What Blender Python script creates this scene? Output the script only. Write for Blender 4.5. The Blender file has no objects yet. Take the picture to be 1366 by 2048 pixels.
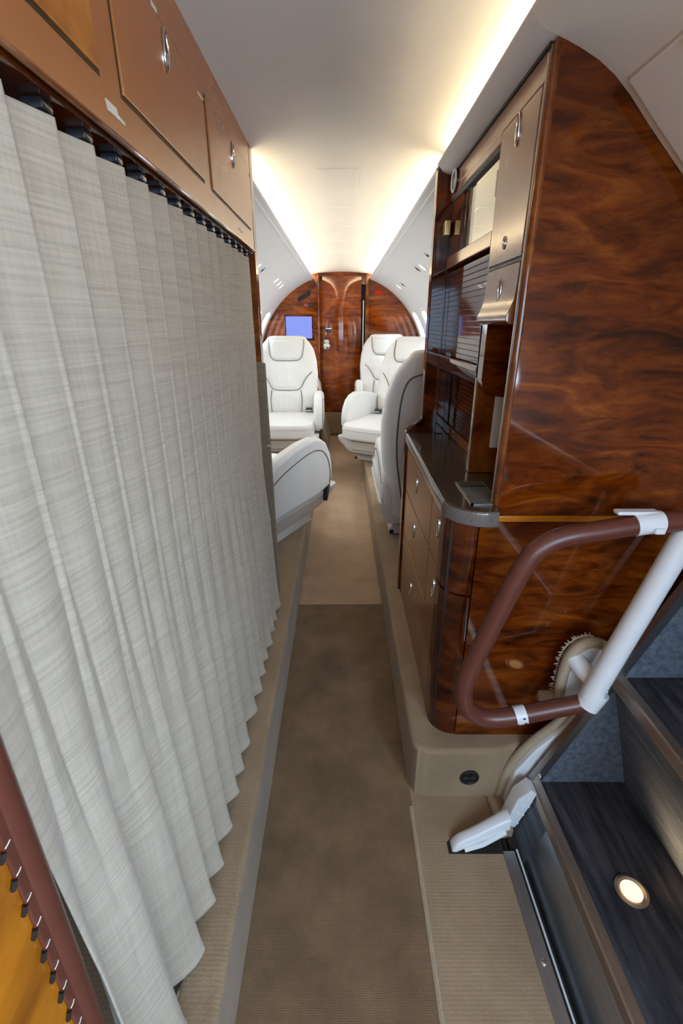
import bpy, bmesh, math, random
from mathutils import Vector, Matrix
random.seed(7)
R = math.radians
scene = bpy.context.scene
col = scene.collection

# ------------------------------------------------------------------ camera
F_PX = 930.0
cam_d = bpy.data.cameras.new('camera')
cam_d.sensor_fit = 'VERTICAL'
cam_d.sensor_height = 36.0
cam_d.sensor_width = 24.0
cam_d.lens = 36.0 * F_PX / 2048.0
cam_d.clip_start = 0.01
cam = bpy.data.objects.new('camera', cam_d)
cam.location = (0, 0, 1.2)
cam.rotation_euler = (R(90 - 22.0135), 0, 0)
col.objects.link(cam)
scene.camera = cam

# ------------------------------------------------------------------ world and view
world = bpy.data.worlds.new('world')
scene.world = world
world.use_nodes = True
bg = world.node_tree.nodes['Background']
bg.inputs[0].default_value = (0.72, 0.82, 1.0, 1)
bg.inputs[1].default_value = 0.6
vs = scene.view_settings
vs.view_transform = 'Standard'
vs.look = 'None'
vs.gamma = 1.0
vs.use_curve_mapping = False
vs.exposure = 0.6
scene.cycles.max_bounces = 10
scene.cycles.diffuse_bounces = 5
scene.cycles.glossy_bounces = 5
scene.cycles.sample_clamp_indirect = 2.5
scene.cycles.sample_clamp_direct = 0.0
scene.cycles.use_adaptive_sampling = False
scene.cycles.blur_glossy = 1.0
scene.cycles.denoising_prefilter = 'ACCURATE'
scene.cycles.denoising_input_passes = 'RGB_ALBEDO_NORMAL'
scene.cycles.caustics_reflective = False
scene.cycles.caustics_refractive = False

# strengths of the lamps and lit windows of the aeroplane, and of the added side pane
COVE_W = 4.2           # watts per metre of cove strip
COVE_COL = (1.0, 0.81, 0.52)
CABIN_WIN = 9.0
COCKPIT_WIN = 7.0
SIDE_FILL = 23.0
DAY_COL = (0.80, 0.90, 1.0)
COOL_COL = (0.54, 0.75, 1.0)


def area(name, loc, rot, sx, sy, power, color):
    d = bpy.data.lights.new(name, 'AREA')
    d.shape = 'RECTANGLE'
    d.size, d.size_y = sx, sy
    d.energy, d.color = power, color
    o = bpy.data.objects.new(name, d)
    o.location = loc
    o.rotation_euler = rot
    col.objects.link(o)
    return o


# warm lamp strips lying in the two ceiling coves, shining up on the ceiling
for (sx, y0, y1) in ((1, -0.55, 1.64), (1, 1.72, 5.30), (-1, 1.72, 5.30)):
    area('cove_strip', (sx * 0.375, (y0 + y1) / 2, 1.628), (0, R(180 - sx * 25), 0), 0.03, y1 - y0, COVE_W * (y1 - y0), COVE_COL)

# ------------------------------------------------------------------ helpers
ORG = {}


class MB:
    def __init__(s):
        s.v, s.f = [], []

    def add(s, vs_, fs):
        b = len(s.v)
        s.v += [tuple(p) for p in vs_]
        s.f += [tuple(i + b for i in f) for f in fs]
        return s

    def box(s, x0, x1, y0, y1, z0, z1):
        return s.add([(x0, y0, z0), (x1, y0, z0), (x1, y1, z0), (x0, y1, z0), (x0, y0, z1), (x1, y0, z1), (x1, y1, z1), (x0, y1, z1)],
                     [(3, 2, 1, 0), (4, 5, 6, 7), (0, 1, 5, 4), (1, 2, 6, 5), (2, 3, 7, 6), (3, 0, 4, 7)])

    def rbox(s, x0, x1, y0, y1, z0, z1, r=0.01, seg=3):
        bm = bmesh.new()
        bmesh.ops.create_cube(bm, size=1.0)
        for v in bm.verts:
            v.co = Vector(((x0 + x1) / 2 + v.co.x * (x1 - x0), (y0 + y1) / 2 + v.co.y * (y1 - y0), (z0 + z1) / 2 + v.co.z * (z1 - z0)))
        bmesh.ops.bevel(bm, geom=list(bm.edges), offset=r, segments=seg, profile=0.5, affect='EDGES', clamp_overlap=True)
        return s.bm(bm)

    def bm(s, bm):
        bm.verts.index_update()
        s.add([v.co.copy() for v in bm.verts], [[v.index for v in f.verts] for f in bm.faces])
        bm.free()
        return s

    def prism(s, pts, a, b, axis='y', bev=0.0, seg=3):
        """pts: 2D outline; axis y -> (x,z), axis x -> (y,z), axis z -> (x,y)"""
        def P(p, h):
            return {'y': (p[0], h, p[1]), 'x': (h, p[0], p[1]), 'z': (p[0], p[1], h)}[axis]
        n = len(pts)
        vv = [P(p, a) for p in pts] + [P(p, b) for p in pts]
        ff = [tuple(range(n)), tuple(range(2 * n - 1, n - 1, -1))]
        for i in range(n):
            j = (i + 1) % n
            ff.append((i, i + n, j + n, j))
        bm = bmesh.new()
        bv = [bm.verts.new(p) for p in vv]
        for f in ff:
            bm.faces.new([bv[i] for i in f])
        bmesh.ops.recalc_face_normals(bm, faces=list(bm.faces))
        if bev > 0:
            bm.edges.ensure_lookup_table()
            cap = [e for e in bm.edges if all(len(f.verts) != n or n == 4 for f in e.link_faces) is False]
            bmesh.ops.bevel(bm, geom=cap, offset=bev, segments=seg, profile=0.5, affect='EDGES', clamp_overlap=True)
        return s.bm(bm)

    def loft(s, rings, cap=True, closed=True):
        n = len(rings[0])
        base = len(s.v)
        for r in rings:
            s.v += [tuple(p) for p in r]
        for i in range(len(rings) - 1):
            for j in range(n if closed else n - 1):
                k = (j + 1) % n
                s.f.append((base + i * n + j, base + i * n + k, base + (i + 1) * n + k, base + (i + 1) * n + j))
        if cap and closed:
            s.f.append(tuple(base + j for j in range(n - 1, -1, -1)))
            s.f.append(tuple(base + (len(rings) - 1) * n + j for j in range(n)))
        return s

    def tube(s, path, r, n=10, closed=False):
        path = [Vector(p) for p in path]
        rings = []
        up = None
        m = len(path)
        for i, p in enumerate(path):
            if closed:
                t = path[(i + 1) % m] - path[i - 1]
            else:
                t = path[min(i + 1, m - 1)] - path[max(i - 1, 0)]
            t.normalize()
            if up is None:
                up = Vector((0, 0, 1)) if abs(t.z) < 0.9 else Vector((1, 0, 0))
            a = up - t * up.dot(t)
            if a.length < 1e-6:
                a = Vector((1, 0, 0)) - t * t.x
            a.normalize()
            b = t.cross(a)
            up = a
            rr = r[i] if isinstance(r, (list, tuple)) else r
            rings.append([p + (a * math.cos(2 * math.pi * k / n) + b * math.sin(2 * math.pi * k / n)) * rr for k in range(n)])
        if closed:
            rings.append(rings[0])
        return s.loft(rings, cap=not closed)

    def disc(s, c, normal, r, h, n=24, rx=None, up=None, dome=0.0):
        """short cylinder from c along normal (optionally elliptic, with domed top)"""
        nn = Vector(normal).normalized()
        a = Vector(up) if up else (Vector((0, 0, 1)) if abs(nn.z) < 0.9 else Vector((0, 1, 0)))
        a = (a - nn * a.dot(nn)).normalized()
        b = nn.cross(a)
        rx = rx or r
        c = Vector(c)
        ring = lambda k, hh: [c + nn * hh + (a * math.cos(2 * math.pi * i / n) * r + b * math.sin(2 * math.pi * i / n) * rx) * k for i in range(n)]
        rings = [ring(1, 0), ring(1, h)]
        if dome:
            rings += [ring(math.cos(q), h + dome * math.sin(q)) for q in (0.4, 0.8, 1.2, 1.5)]
        else:
            rings = [ring(1, 0), ring(1, h * 0.7), ring(0.93, h)]
        return s.loft(rings)

    def ringdisc(s, c, normal, ro, ri, h, n=28, k=1.0, up=None):
        """annulus (k = aspect along the second axis)"""
        nn = Vector(normal).normalized()
        a = Vector(up) if up else (Vector((0, 0, 1)) if abs(nn.z) < 0.9 else Vector((0, 1, 0)))
        a = (a - nn * a.dot(nn)).normalized()
        b = nn.cross(a)
        c = Vector(c)
        mid = (ro + ri) / 2
        prof = [(ro, 0), (ro * 0.97 + mid * 0.03, h * 0.7), (mid, h), (ri, h * 0.6), (ri, 0)]
        rings = []
        for i in range(n + 1):
            t = 2 * math.pi * i / n
            rings.append([c + nn * hh + a * math.cos(t) * q + b * math.sin(t) * q * k for q, hh in prof])
        return s.loft(rings, cap=False)

    def build(s, name, mat, parent=None, world=True, smooth=40, label=None, bevel=0, solid=0, subsurf=0, wn=True):
        vs_ = [Vector(p) for p in s.v]
        if parent is not None:
            org = ORG.get(parent.name, Vector()) if world else Vector()
        else:
            xs, ys, zs = zip(*s.v)
            org = Vector(((min(xs) + max(xs)) / 2, (min(ys) + max(ys)) / 2, min(zs))) if world else Vector()
        me = bpy.data.meshes.new(name)
        me.from_pydata([v - org for v in vs_], [], s.f)
        me.validate()
        bm = bmesh.new()
        bm.from_mesh(me)
        bmesh.ops.recalc_face_normals(bm, faces=list(bm.faces))
        bm.to_mesh(me)
        bm.free()
        if smooth:
            me.polygons.foreach_set('use_smooth', [True] * len(me.polygons))
            me.set_sharp_from_angle(angle=R(smooth))
        me.materials.append(mat)
        o = bpy.data.objects.new(name, me)
        col.objects.link(o)
        if parent is not None:
            o.parent = parent
            ORG[o.name] = org
        else:
            o.location = org
            ORG[o.name] = org
        if solid:
            m = o.modifiers.new('thickness', 'SOLIDIFY')
            m.thickness = solid
            m.offset = 0
        if bevel:
            m = o.modifiers.new('bevel', 'BEVEL')
            m.width = bevel
            m.segments = 2
            m.limit_method = 'ANGLE'
            m.angle_limit = R(40)
        if smooth and wn:
            m = o.modifiers.new('flat', 'WEIGHTED_NORMAL')
            m.keep_sharp = True
            m.weight = 80
        if subsurf:
            m = o.modifiers.new('sub', 'SUBSURF')
            m.levels = m.render_levels = subsurf
        if label:
            o['label'] = label
        return o


def tag(o, label, cat, group=None):
    o['label'] = label
    o['category'] = cat
    if group:
        o['group'] = group
    return o


def struct(o, label=None):
    o['kind'] = 'structure'
    if label:
        o['label'] = label
    return o


def thing(name, label, cat, loc=(0, 0, 0), rz=0, group=None):
    o = bpy.data.objects.new(name, None)
    o.empty_display_size = 0.1
    o.location = loc
    o.rotation_euler = (0, 0, rz)
    col.objects.link(o)
    ORG[o.name] = Vector(loc)
    return tag(o, label, cat, group)


def lerp(a, b, t):
    return a + (b - a) * t


def interp(tab, t):
    for (a, va), (b, vb) in zip(tab, tab[1:]):
        if t <= b:
            k = (t - a) / (b - a)
            return lerp(va, vb, max(0, k))
    return tab[-1][1]


def smooth_path(pts, n=8):
    """Catmull-Rom through points"""
    pts = [Vector(p) for p in pts]
    out = []
    for i in range(len(pts) - 1):
        p0, p1, p2, p3 = pts[max(i - 1, 0)], pts[i], pts[i + 1], pts[min(i + 2, len(pts) - 1)]
        for k in range(n):
            t = k / n
            out.append(0.5 * ((2 * p1) + (p2 - p0) * t + (2 * p0 - 5 * p1 + 4 * p2 - p3) * t * t + (3 * p1 - p0 - 3 * p2 + p3) * t ** 3))
    out.append(pts[-1])
    return out


# ------------------------------------------------------------------ materials
def new_mat(name):
    m = bpy.data.materials.new(name)
    m.use_nodes = True
    nt = m.node_tree
    return m, nt, nt.nodes['Principled BSDF']


def pos_map(nt, scale, rot=(0, 0, 0), world=True):
    if world:
        g = nt.nodes.new('ShaderNodeNewGeometry')
        src = g.outputs['Position']
    else:
        g = nt.nodes.new('ShaderNodeTexCoord')
        src = g.outputs['Object']
    mp = nt.nodes.new('ShaderNodeMapping')
    mp.inputs['Scale'].default_value = scale
    mp.inputs['Rotation'].default_value = rot
    nt.links.new(src, mp.inputs['Vector'])
    return mp.outputs['Vector']


def noise(nt, vec, scale=1, detail=4, rough=0.55, dist=0.0):
    n = nt.nodes.new('ShaderNodeTexNoise')
    n.inputs['Scale'].default_value = scale
    n.inputs['Detail'].default_value = detail
    n.inputs['Roughness'].default_value = rough
    n.inputs['Distortion'].default_value = dist
    nt.links.new(vec, n.inputs['Vector'])
    return n.outputs['Fac']


def ramp(nt, fac, stops):
    r = nt.nodes.new('ShaderNodeValToRGB')
    els = r.color_ramp.elements
    while len(els) < len(stops):
        els.new(0.5)
    for e, (p, c) in zip(els, stops):
        e.position = p
        e.color = (*c, 1)
    nt.links.new(fac, r.inputs['Fac'])
    return r.outputs['Color']


def mix(nt, a, b, fac, mode='MIX'):
    n = nt.nodes.new('ShaderNodeMix')
    n.data_type = 'RGBA'
    n.blend_type = mode
    for sock, val in ((n.inputs[6], a), (n.inputs[7], b)):
        if isinstance(val, tuple):
            sock.default_value = (*val, 1)
        else:
            nt.links.new(val, sock)
    if isinstance(fac, float):
        n.inputs[0].default_value = fac
    else:
        nt.links.new(fac, n.inputs[0])
    return n.outputs[2]


def bump(nt, bsdf, height, strength=0.3, dist=0.002):
    b = nt.nodes.new('ShaderNodeBump')
    b.inputs['Strength'].default_value = strength
    b.inputs['Distance'].default_value = dist
    nt.links.new(height, b.inputs['Height'])
    nt.links.new(b.outputs['Normal'], bsdf.inputs['Normal'])


def plain(name, c, rough=0.5, metal=0.0, coat=0.0, spec=0.5, var=0.06, vscale=18, bmp=0.0, bscale=400):
    m, nt, b = new_mat(name)
    vec = pos_map(nt, (1, 1, 1), world=False)
    f = noise(nt, vec, vscale, 3)
    lo = tuple(max(0, x * (1 - var)) for x in c)
    hi = tuple(min(1, x * (1 + var)) for x in c)
    nt.links.new(ramp(nt, f, [(0.3, lo), (0.7, hi)]), b.inputs['Base Color'])
    b.inputs['Roughness'].default_value = rough
    b.inputs['Metallic'].default_value = metal
    b.inputs['Coat Weight'].default_value = coat
    b.inputs['Coat Roughness'].default_value = 0.04
    b.inputs['Specular IOR Level'].default_value = spec
    if bmp:
        bump(nt, b, noise(nt, vec, bscale, 3), bmp, 0.001)
    return m


def emit(name, c, s):
    m = bpy.data.materials.new(name)
    m.use_nodes = True
    nt = m.node_tree
    nt.nodes.clear()
    e = nt.nodes.new('ShaderNodeEmission')
    e.inputs[0].default_value = (*c, 1)
    e.inputs[1].default_value = s
    o = nt.nodes.new('ShaderNodeOutputMaterial')
    nt.links.new(e.outputs[0], o.inputs[0])
    return m


def wood(name, dark, mid, light, scale=(5, 5, 14), rough=0.12, coat=1.0, rot=(0, 0, 0), fig=1.0, ior=1.5):
    m, nt, b = new_mat(name)
    vec = pos_map(nt, scale, rot)
    f1 = noise(nt, vec, 1.0, 6, 0.6, 1.4)
    vec2 = pos_map(nt, tuple(q * 0.35 for q in scale), rot)
    f2 = noise(nt, vec2, 1.0, 3, 0.5, 0.8)
    c1 = ramp(nt, f1, [(0.32, dark), (0.5, mid), (0.72, light)])
    c2 = ramp(nt, f2, [(0.3, (0.55, 0.48, 0.45)), (0.7, (1.25, 1.2, 1.15))])
    c3 = mix(nt, c1, c2, 0.85 * fig, 'MULTIPLY')
    vec3 = pos_map(nt, tuple(q * 6 for q in scale), rot)
    f3 = noise(nt, vec3, 1.0, 3, 0.6)
    c4 = mix(nt, c3, ramp(nt, f3, [(0.3, (0.75, 0.72, 0.7)), (0.7, (1.15, 1.15, 1.15))]), 0.6 * fig, 'MULTIPLY')
    nt.links.new(c4, b.inputs['Base Color'])
    b.inputs['Roughness'].default_value = max(rough, 0.3)
    b.inputs['Coat Weight'].default_value = coat
    b.inputs['Coat Roughness'].default_value = rough
    b.inputs['Coat IOR'].default_value = ior
    b.inputs['Specular IOR Level'].default_value = 0.0
    return m


def carpet(name, c, c2, sx=90, sy=55, stain=0.5, ribs=True):
    m, nt, b = new_mat(name)
    vec = pos_map(nt, (1, 1, 1))
    big = noise(nt, vec, 6, 4, 0.6)
    fine = noise(nt, vec, 350, 2, 0.7)
    w1 = nt.nodes.new('ShaderNodeTexWave')
    w1.wave_type = 'BANDS'
    w1.bands_direction = 'Y'
    w1.inputs['Scale'].default_value = sx
    w1.inputs['Distortion'].default_value = 1.2
    w1.inputs['Detail'].default_value = 2
    w1.inputs['Detail Scale'].default_value = 3
    nt.links.new(vec, w1.inputs['Vector'])
    w2 = nt.nodes.new('ShaderNodeTexWave')
    w2.wave_type = 'BANDS'
    w2.bands_direction = 'X'
    w2.inputs['Scale'].default_value = sy
    w2.inputs['Distortion'].default_value = 1.5
    w2.inputs['Detail'].default_value = 2
    nt.links.new(vec, w2.inputs['Vector'])
    weave = mix(nt, w1.outputs['Color'], w2.outputs['Color'], 0.4)
    rough_ = noise(nt, vec, 130, 3, 0.7, 1.5)
    weave = mix(nt, weave, rough_, 0.66)
    weave = mix(nt, weave, fine, 0.40)
    base = ramp(nt, big, [(0.3, c2), (0.68, c)])
    shade = ramp(nt, weave, [(0.2, (0.66, 0.64, 0.62)), (0.75, (1.1, 1.1, 1.1))])
    nt.links.new(mix(nt, base, shade, 0.8, 'MULTIPLY'), b.inputs['Base Color'])
    b.inputs['Roughness'].default_value = 0.95
    b.inputs['Specular IOR Level'].default_value = 0.1
    b.inputs['Sheen Weight'].default_value = 0.15
    bump(nt, b, weave, 0.7, 0.003)
    return m


def step_carpet(name, c, c2):
    m, nt, b = new_mat(name)
    vec = pos_map(nt, (60, 6, 60))
    f = noise(nt, vec, 1, 4, 0.6)
    vec2 = pos_map(nt, (1, 1, 1))
    fine = noise(nt, vec2, 420, 2, 0.7)
    base = ramp(nt, f, [(0.35, c2), (0.65, c)])
    nt.links.new(mix(nt, base, ramp(nt, fine, [(0.3, (0.6, 0.6, 0.6)), (0.7, (1.2, 1.2, 1.2))]), 0.7, 'MULTIPLY'), b.inputs['Base Color'])
    b.inputs['Roughness'].default_value = 0.9
    b.inputs['Specular IOR Level'].default_value = 0.15
    bump(nt, b, fine, 0.5, 0.002)
    return m


def fabric(name, c, c2):
    m, nt, b = new_mat(name)
    vec = pos_map(nt, (6, 6, 260))
    slub = noise(nt, vec, 1, 4, 0.65)
    vec2 = pos_map(nt, (260, 260, 5))
    warp = noise(nt, vec2, 1, 3, 0.6)
    f = mix(nt, slub, warp, 0.3)
    nt.links.new(ramp(nt, f, [(0.36, c2), (0.62, c)]), b.inputs['Base Color'])
    b.inputs['Roughness'].default_value = 0.8
    b.inputs['Specular IOR Level'].default_value = 0.2
    b.inputs['Sheen Weight'].default_value = 0.2
    bump(nt, b, f, 0.35, 0.001)
    return m


def brushed(name, c, rough=0.3):
    m, nt, b = new_mat(name)
    vec = pos_map(nt, (40, 4, 40))
    f = noise(nt, vec, 3, 4, 0.6)
    nt.links.new(ramp(nt, f, [(0.3, tuple(q * 0.8 for q in c)), (0.7, c)]), b.inputs['Base Color'])
    b.inputs['Metallic'].default_value = 1
    b.inputs['Roughness'].default_value = rough
    return m


M = {}
M['burl'] = wood('burl_wood_gloss', (0.040, 0.008, 0.001), (0.140, 0.026, 0.0025), (0.27, 0.074, 0.008), (6, 6, 20), 0.05)
M['burl_dark'] = wood('dark_red_wood_gloss', (0.022, 0.004, 0.0015), (0.085, 0.016, 0.004), (0.19, 0.045, 0.008), (5, 5, 13), 0.05)
M['bulk'] = wood('bulkhead_wood_gloss', (0.075, 0.014, 0.002), (0.24, 0.050, 0.006), (0.44, 0.13, 0.014), (3, 3, 10), 0.06)
M['valance'] = wood('overhead_wood_gloss', (0.315, 0.097, 0.0155), (0.34, 0.105, 0.017), (0.37, 0.115, 0.0185), (2.0, 4, 4), 0.24, fig=0.05, ior=1.7)
M['amber'] = wood('amber_wood_gloss', (0.28, 0.085, 0.006), (0.50, 0.17, 0.010), (0.66, 0.27, 0.016), (3, 3, 5), 0.15)
M['base_wood'] = wood('base_cabinet_wood_gloss', (0.225, 0.081, 0.029), (0.245, 0.088, 0.031), (0.265, 0.095, 0.033), (3, 3, 5), 0.16, fig=0.04, ior=1.8)
M['trim_wood'] = wood('edge_wood_gloss', (0.07, 0.016, 0.003), (0.18, 0.046, 0.008), (0.30, 0.10, 0.016), (5, 5, 8), 0.06)
M['leather'] = plain('cream_leather', (0.78, 0.765, 0.73), 0.42, spec=0.4, var=0.03, vscale=6, bmp=0.12, bscale=260)
nt_ = M['leather'].node_tree
vec_ = pos_map(nt_, (7, 7, 3), world=False)
wr_ = noise(nt_, vec_, 1, 3, 0.5, 1.0)
b_ = nt_.nodes['Principled BSDF']
old = b_.inputs['Normal'].links[0].from_node
bb = nt_.nodes.new('ShaderNodeBump')
bb.inputs['Strength'].default_value = 0.5
bb.inputs['Distance'].default_value = 0.012
nt_.links.new(wr_, bb.inputs['Height'])
nt_.links.new(bb.outputs['Normal'], old.inputs['Normal'])
M['grey_leather'] = plain('stone_leather', (0.60, 0.57, 0.52), 0.40, spec=0.4, var=0.04, vscale=6, bmp=0.12, bscale=260)
M['piping'] = plain('dark_piping', (0.10, 0.085, 0.07), 0.6)
M['plastic_grey'] = plain('warm_grey_plastic', (0.62, 0.58, 0.53), 0.45, var=0.02)
M['black'] = plain('black_plastic', (0.012, 0.012, 0.014), 0.3, coat=0.3)
M['dark'] = plain('dark_recess', (0.015, 0.012, 0.010), 0.6)
M['ceiling'] = plain('headliner_fabric', (0.87, 0.83, 0.765), 0.85, spec=0.15, var=0.015, vscale=9, bmp=0.05, bscale=600)
M['side'] = plain('sidewall_fabric', (0.78, 0.77, 0.76), 0.75, spec=0.2, var=0.015, vscale=9)
M['white'] = plain('white_paint', (0.80, 0.82, 0.84), 0.35, spec=0.5, var=0.03, vscale=30)
M['rail'] = plain('red_brown_leather_wrap', (0.125, 0.035, 0.022), 0.35, spec=0.5, var=0.10, vscale=25, bmp=0.10, bscale=300)
M['runner'] = carpet('brown_aisle_carpet', (0.245, 0.155, 0.088), (0.14, 0.088, 0.049))
M['carpet'] = carpet('beige_carpet', (0.39, 0.275, 0.172), (0.29, 0.20, 0.122), 45, 80)
M['runner_aft'] = carpet('tan_cabin_carpet', (0.50, 0.355, 0.235), (0.41, 0.285, 0.185), 90, 55)  # separate lighter carpet, raised further to hold the cabin daylight
M['carpet_trim'] = carpet('beige_carpet_binding', (0.50, 0.40, 0.28), (0.42, 0.32, 0.22), 120, 120)
M['step'] = step_carpet('dark_step_carpet', (0.075, 0.07, 0.078), (0.026, 0.025, 0.030))
M['step_blue_lit'] = step_carpet('slate_lit_step_carpet', (0.16, 0.19, 0.23), (0.085, 0.105, 0.135))  # blue step carpet, paler where cool daylight falls; light in the colour
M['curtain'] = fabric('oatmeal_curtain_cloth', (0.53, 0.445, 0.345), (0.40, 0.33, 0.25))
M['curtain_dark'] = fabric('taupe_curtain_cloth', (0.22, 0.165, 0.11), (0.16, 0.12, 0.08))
M['chrome'] = plain('chrome', (0.80, 0.79, 0.77), 0.10, 1.0, var=0.02)
M['steel'] = brushed('brushed_steel', (0.50, 0.51, 0.53), 0.36)
M['bronze'] = brushed('bronze_nosing', (0.52, 0.42, 0.345), 0.42)
M['brass'] = plain('brass', (0.55, 0.42, 0.20), 0.25, 1.0)
M['alu'] = brushed('aluminium_track', (0.70, 0.68, 0.64), 0.3)
M['counter'] = plain('brown_stone_counter', (0.060, 0.042, 0.028), 0.18, coat=0.4, var=0.25, vscale=300)
M['counter_edge'] = plain('grey_stone_edge', (0.16, 0.14, 0.13), 0.14, coat=0.5, var=0.25, vscale=300)
M['mirror'] = plain('mirror_glass', (0.60, 0.58, 0.50), 0.03, 1.0, var=0.01)
M['smoke_glass'] = plain('olive_smoked_glass', (0.10, 0.085, 0.04), 0.06, coat=1.0)
M['paper'] = plain('white_label_film', (0.72, 0.66, 0.58), 0.5, var=0.15, vscale=160)
M['red'] = emit('red_sign_glow', (1.0, 0.07, 0.02), 0.3)
M['tv'] = emit('lavender_screen_glow', (0.30, 0.38, 1.0), 0.62)
M['cabin_day'] = emit('daylight_pane', DAY_COL, CABIN_WIN)
M['cockpit_day'] = emit('windshield_daylight', COOL_COL, COCKPIT_WIN)
M['side_fill'] = emit('side_fill_glow', COOL_COL, SIDE_FILL)
M['lamp'] = emit('warm_lamp_lens', (1.0, 0.58, 0.26), 2.2)
M['spot'] = emit('warm_reading_lens', (1.0, 0.86, 0.62), 2.2)

# ------------------------------------------------------------------ shell of the aeroplane
RC, ZC = 0.88, 0.80          # cabin contour: radius and centre height
YA, YF = 5.37, -1.15         # aft bulkhead, cockpit end
LIP_X = 0.292
LEDGE = 0.17


def contour(z):
    if z < ZC:
        return RC
    return math.sqrt(max(RC * RC - (z - ZC) ** 2, 0))


def ceil_z(x):
    return 1.700 - 0.25 * x * x


# floor: brown runner in the dropped aisle and the beige carpet in front of the stairs
m = MB()
m.box(-0.197, 0.187, YF, 1.83, -0.03, 0.0)
fl = struct(m.build('floor', M['runner']), 'worn brown carpet runner along the sunken aisle')
m = MB()
m.box(-0.197, 0.187, 1.832, YA, -0.03, 0.001)
struct(m.build('floor_cabin_runner', M['runner_aft'], bevel=0.003), 'lighter tan carpet runner between the cabin seats')
m = MB()
m.box(0.187, 0.396, YF, 0.93, -0.03, 0.003)
m.box(0.3965, 0.440, 0.795, 0.93, -0.03, 0.003)
struct(m.build('floor_entry_carpet', M['carpet'], bevel=0.004), 'beige carpet in front of the folded stairs')
m = MB()
m.tube([(0.187, YF, -0.001), (0.187, 0.86, -0.001)], 0.006, 6)
struct(m.build('trim_1', M['carpet_trim']), 'carpet seam beside the aisle runner')

m = MB()
m.box(-0.92, 0.446, YF, YA, -0.09, -0.031)
m.box(0.446, 0.92, 0.93, YA, -0.09, -0.031)
m.box(0.446, 0.92, YF, 0.93, -0.15, -0.10)
struct(m.build('floor_base', M['dark']), 'dark sub-floor')
# left ledge (rounded upper edge)
pts = [(-0.90, -0.03), (-0.197, -0.03), (-0.197, LEDGE - 0.012), (-0.201, LEDGE - 0.004), (-0.210, LEDGE), (-0.90, LEDGE)]
m = MB()
m.prism(pts, YF, YA, 'y')
struct(m.build('floor_ledge_left', M['carpet']), 'beige carpeted ledge under the curtain and left seats')
# right ledge, with its rounded end by the entrance
pts = [(0.187, 0.925), (0.20, 0.898), (0.235, 0.886), (0.415, 0.890), (0.462, 0.905), (0.90, 0.935), (0.90, YA), (0.187, YA)]
m = MB()
m.prism(pts, -0.03, LEDGE, 'z', 0.014, 3)
struct(m.build('floor_ledge_right', M['carpet']), 'beige carpeted ledge under the galley and right seats')

# ceiling
m = MB()
xs = [-0.46 + 0.92 * i / 32 for i in range(33)]
m.loft([[(x, y, ceil_z(x)) for x in xs] + [(x, y, ceil_z(x) + 0.03) for x in reversed(xs)] for y in (YF, 1.7, 3.3, YA)])
ceil = struct(m.build('ceiling', M['ceiling']), 'cream curved headliner ceiling')
# access panels in the ceiling
for (y0, y1) in ((1.94, 2.18), (2.52, 2.60), (2.95, 3.10), (3.45, 3.55), (4.0, 4.15)):
    m = MB()
    px = [-0.088 + 0.145 * i / 6 for i in range(7)]
    m.loft([[(x, y, ceil_z(x) - 0.0022) for x in px] + [(x, y, ceil_z(x) + 0.004) for x in reversed(px)] for y in (y0, y1)])
    m.build('ceiling_panel', M['ceiling'], ceil)


# side walls with window holes, lip along the cove
def side_profile(n=40):
    """angles from the ledge up to the cove lip"""
    a0, a1 = -0.80, math.acos(LIP_X / RC)
    return [a0 + (a1 - a0) * i / n for i in range(n + 1)]


def wall_pt(sx, a, y, off=0.0):
    if a < 0:
        return (sx * (RC + off + 0.03 * min(1, -a * 5)), y, ZC + RC * math.tan(a) if abs(a) < 0.9 else 0)
    return (sx * (RC + off) * math.cos(a), y, ZC + (RC + off) * math.sin(a))


WIN_Y = [2.35, 3.05, 3.75, 4.45, 5.02]
WIN_A0, WIN_A1, WIN_HW = 0.20, 0.62, 0.145


def side_wall(sx, y0, y1, name, label, windows):
    m = MB()
    angs = side_profile()
    angs += [WIN_A0, WIN_A1]
    angs = sorted(set(angs))
    ysl = {y0, y1}
    n = max(2, int((y1 - y0) / 0.2))
    ysl |= {y0 + (y1 - y0) * i / n for i in range(n + 1)}
    for wy in windows:
        ysl |= {wy - WIN_HW, wy + WIN_HW}
    ysl = sorted(ysl)
    idx = {}
    for i, y in enumerate(ysl):
        for j, a in enumerate(angs):
            idx[i, j] = len(m.v)
            m.v.append(wall_pt(sx, a, y))
    for i in range(len(ysl) - 1):
        for j in range(len(angs) - 1):
            ym, am = (ysl[i] + ysl[i + 1]) / 2, (angs[j] + angs[j + 1]) / 2
            if any(abs(ym - wy) < WIN_HW for wy in windows) and WIN_A0 < am < WIN_A1:
                continue
            m.f.append((idx[i, j], idx[i + 1, j], idx[i + 1, j + 1], idx[i, j + 1]))
    # cove lip: rounded top and trough behind it
    lip = [(LIP_X, contour(0) and ZC + math.sqrt(RC ** 2 - LIP_X ** 2)), (LIP_X - 0.004, 1.636), (LIP_X + 0.002, 1.641), (LIP_X + 0.010, 1.636), (LIP_X + 0.02, 1.618), (0.44, 1.605), (0.46, 1.66)]
    m.loft([[(sx * x, y, z) for x, z in lip] for y in (y0, y1)], closed=False)
    return struct(m.build(name, M['side']), label)


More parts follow.
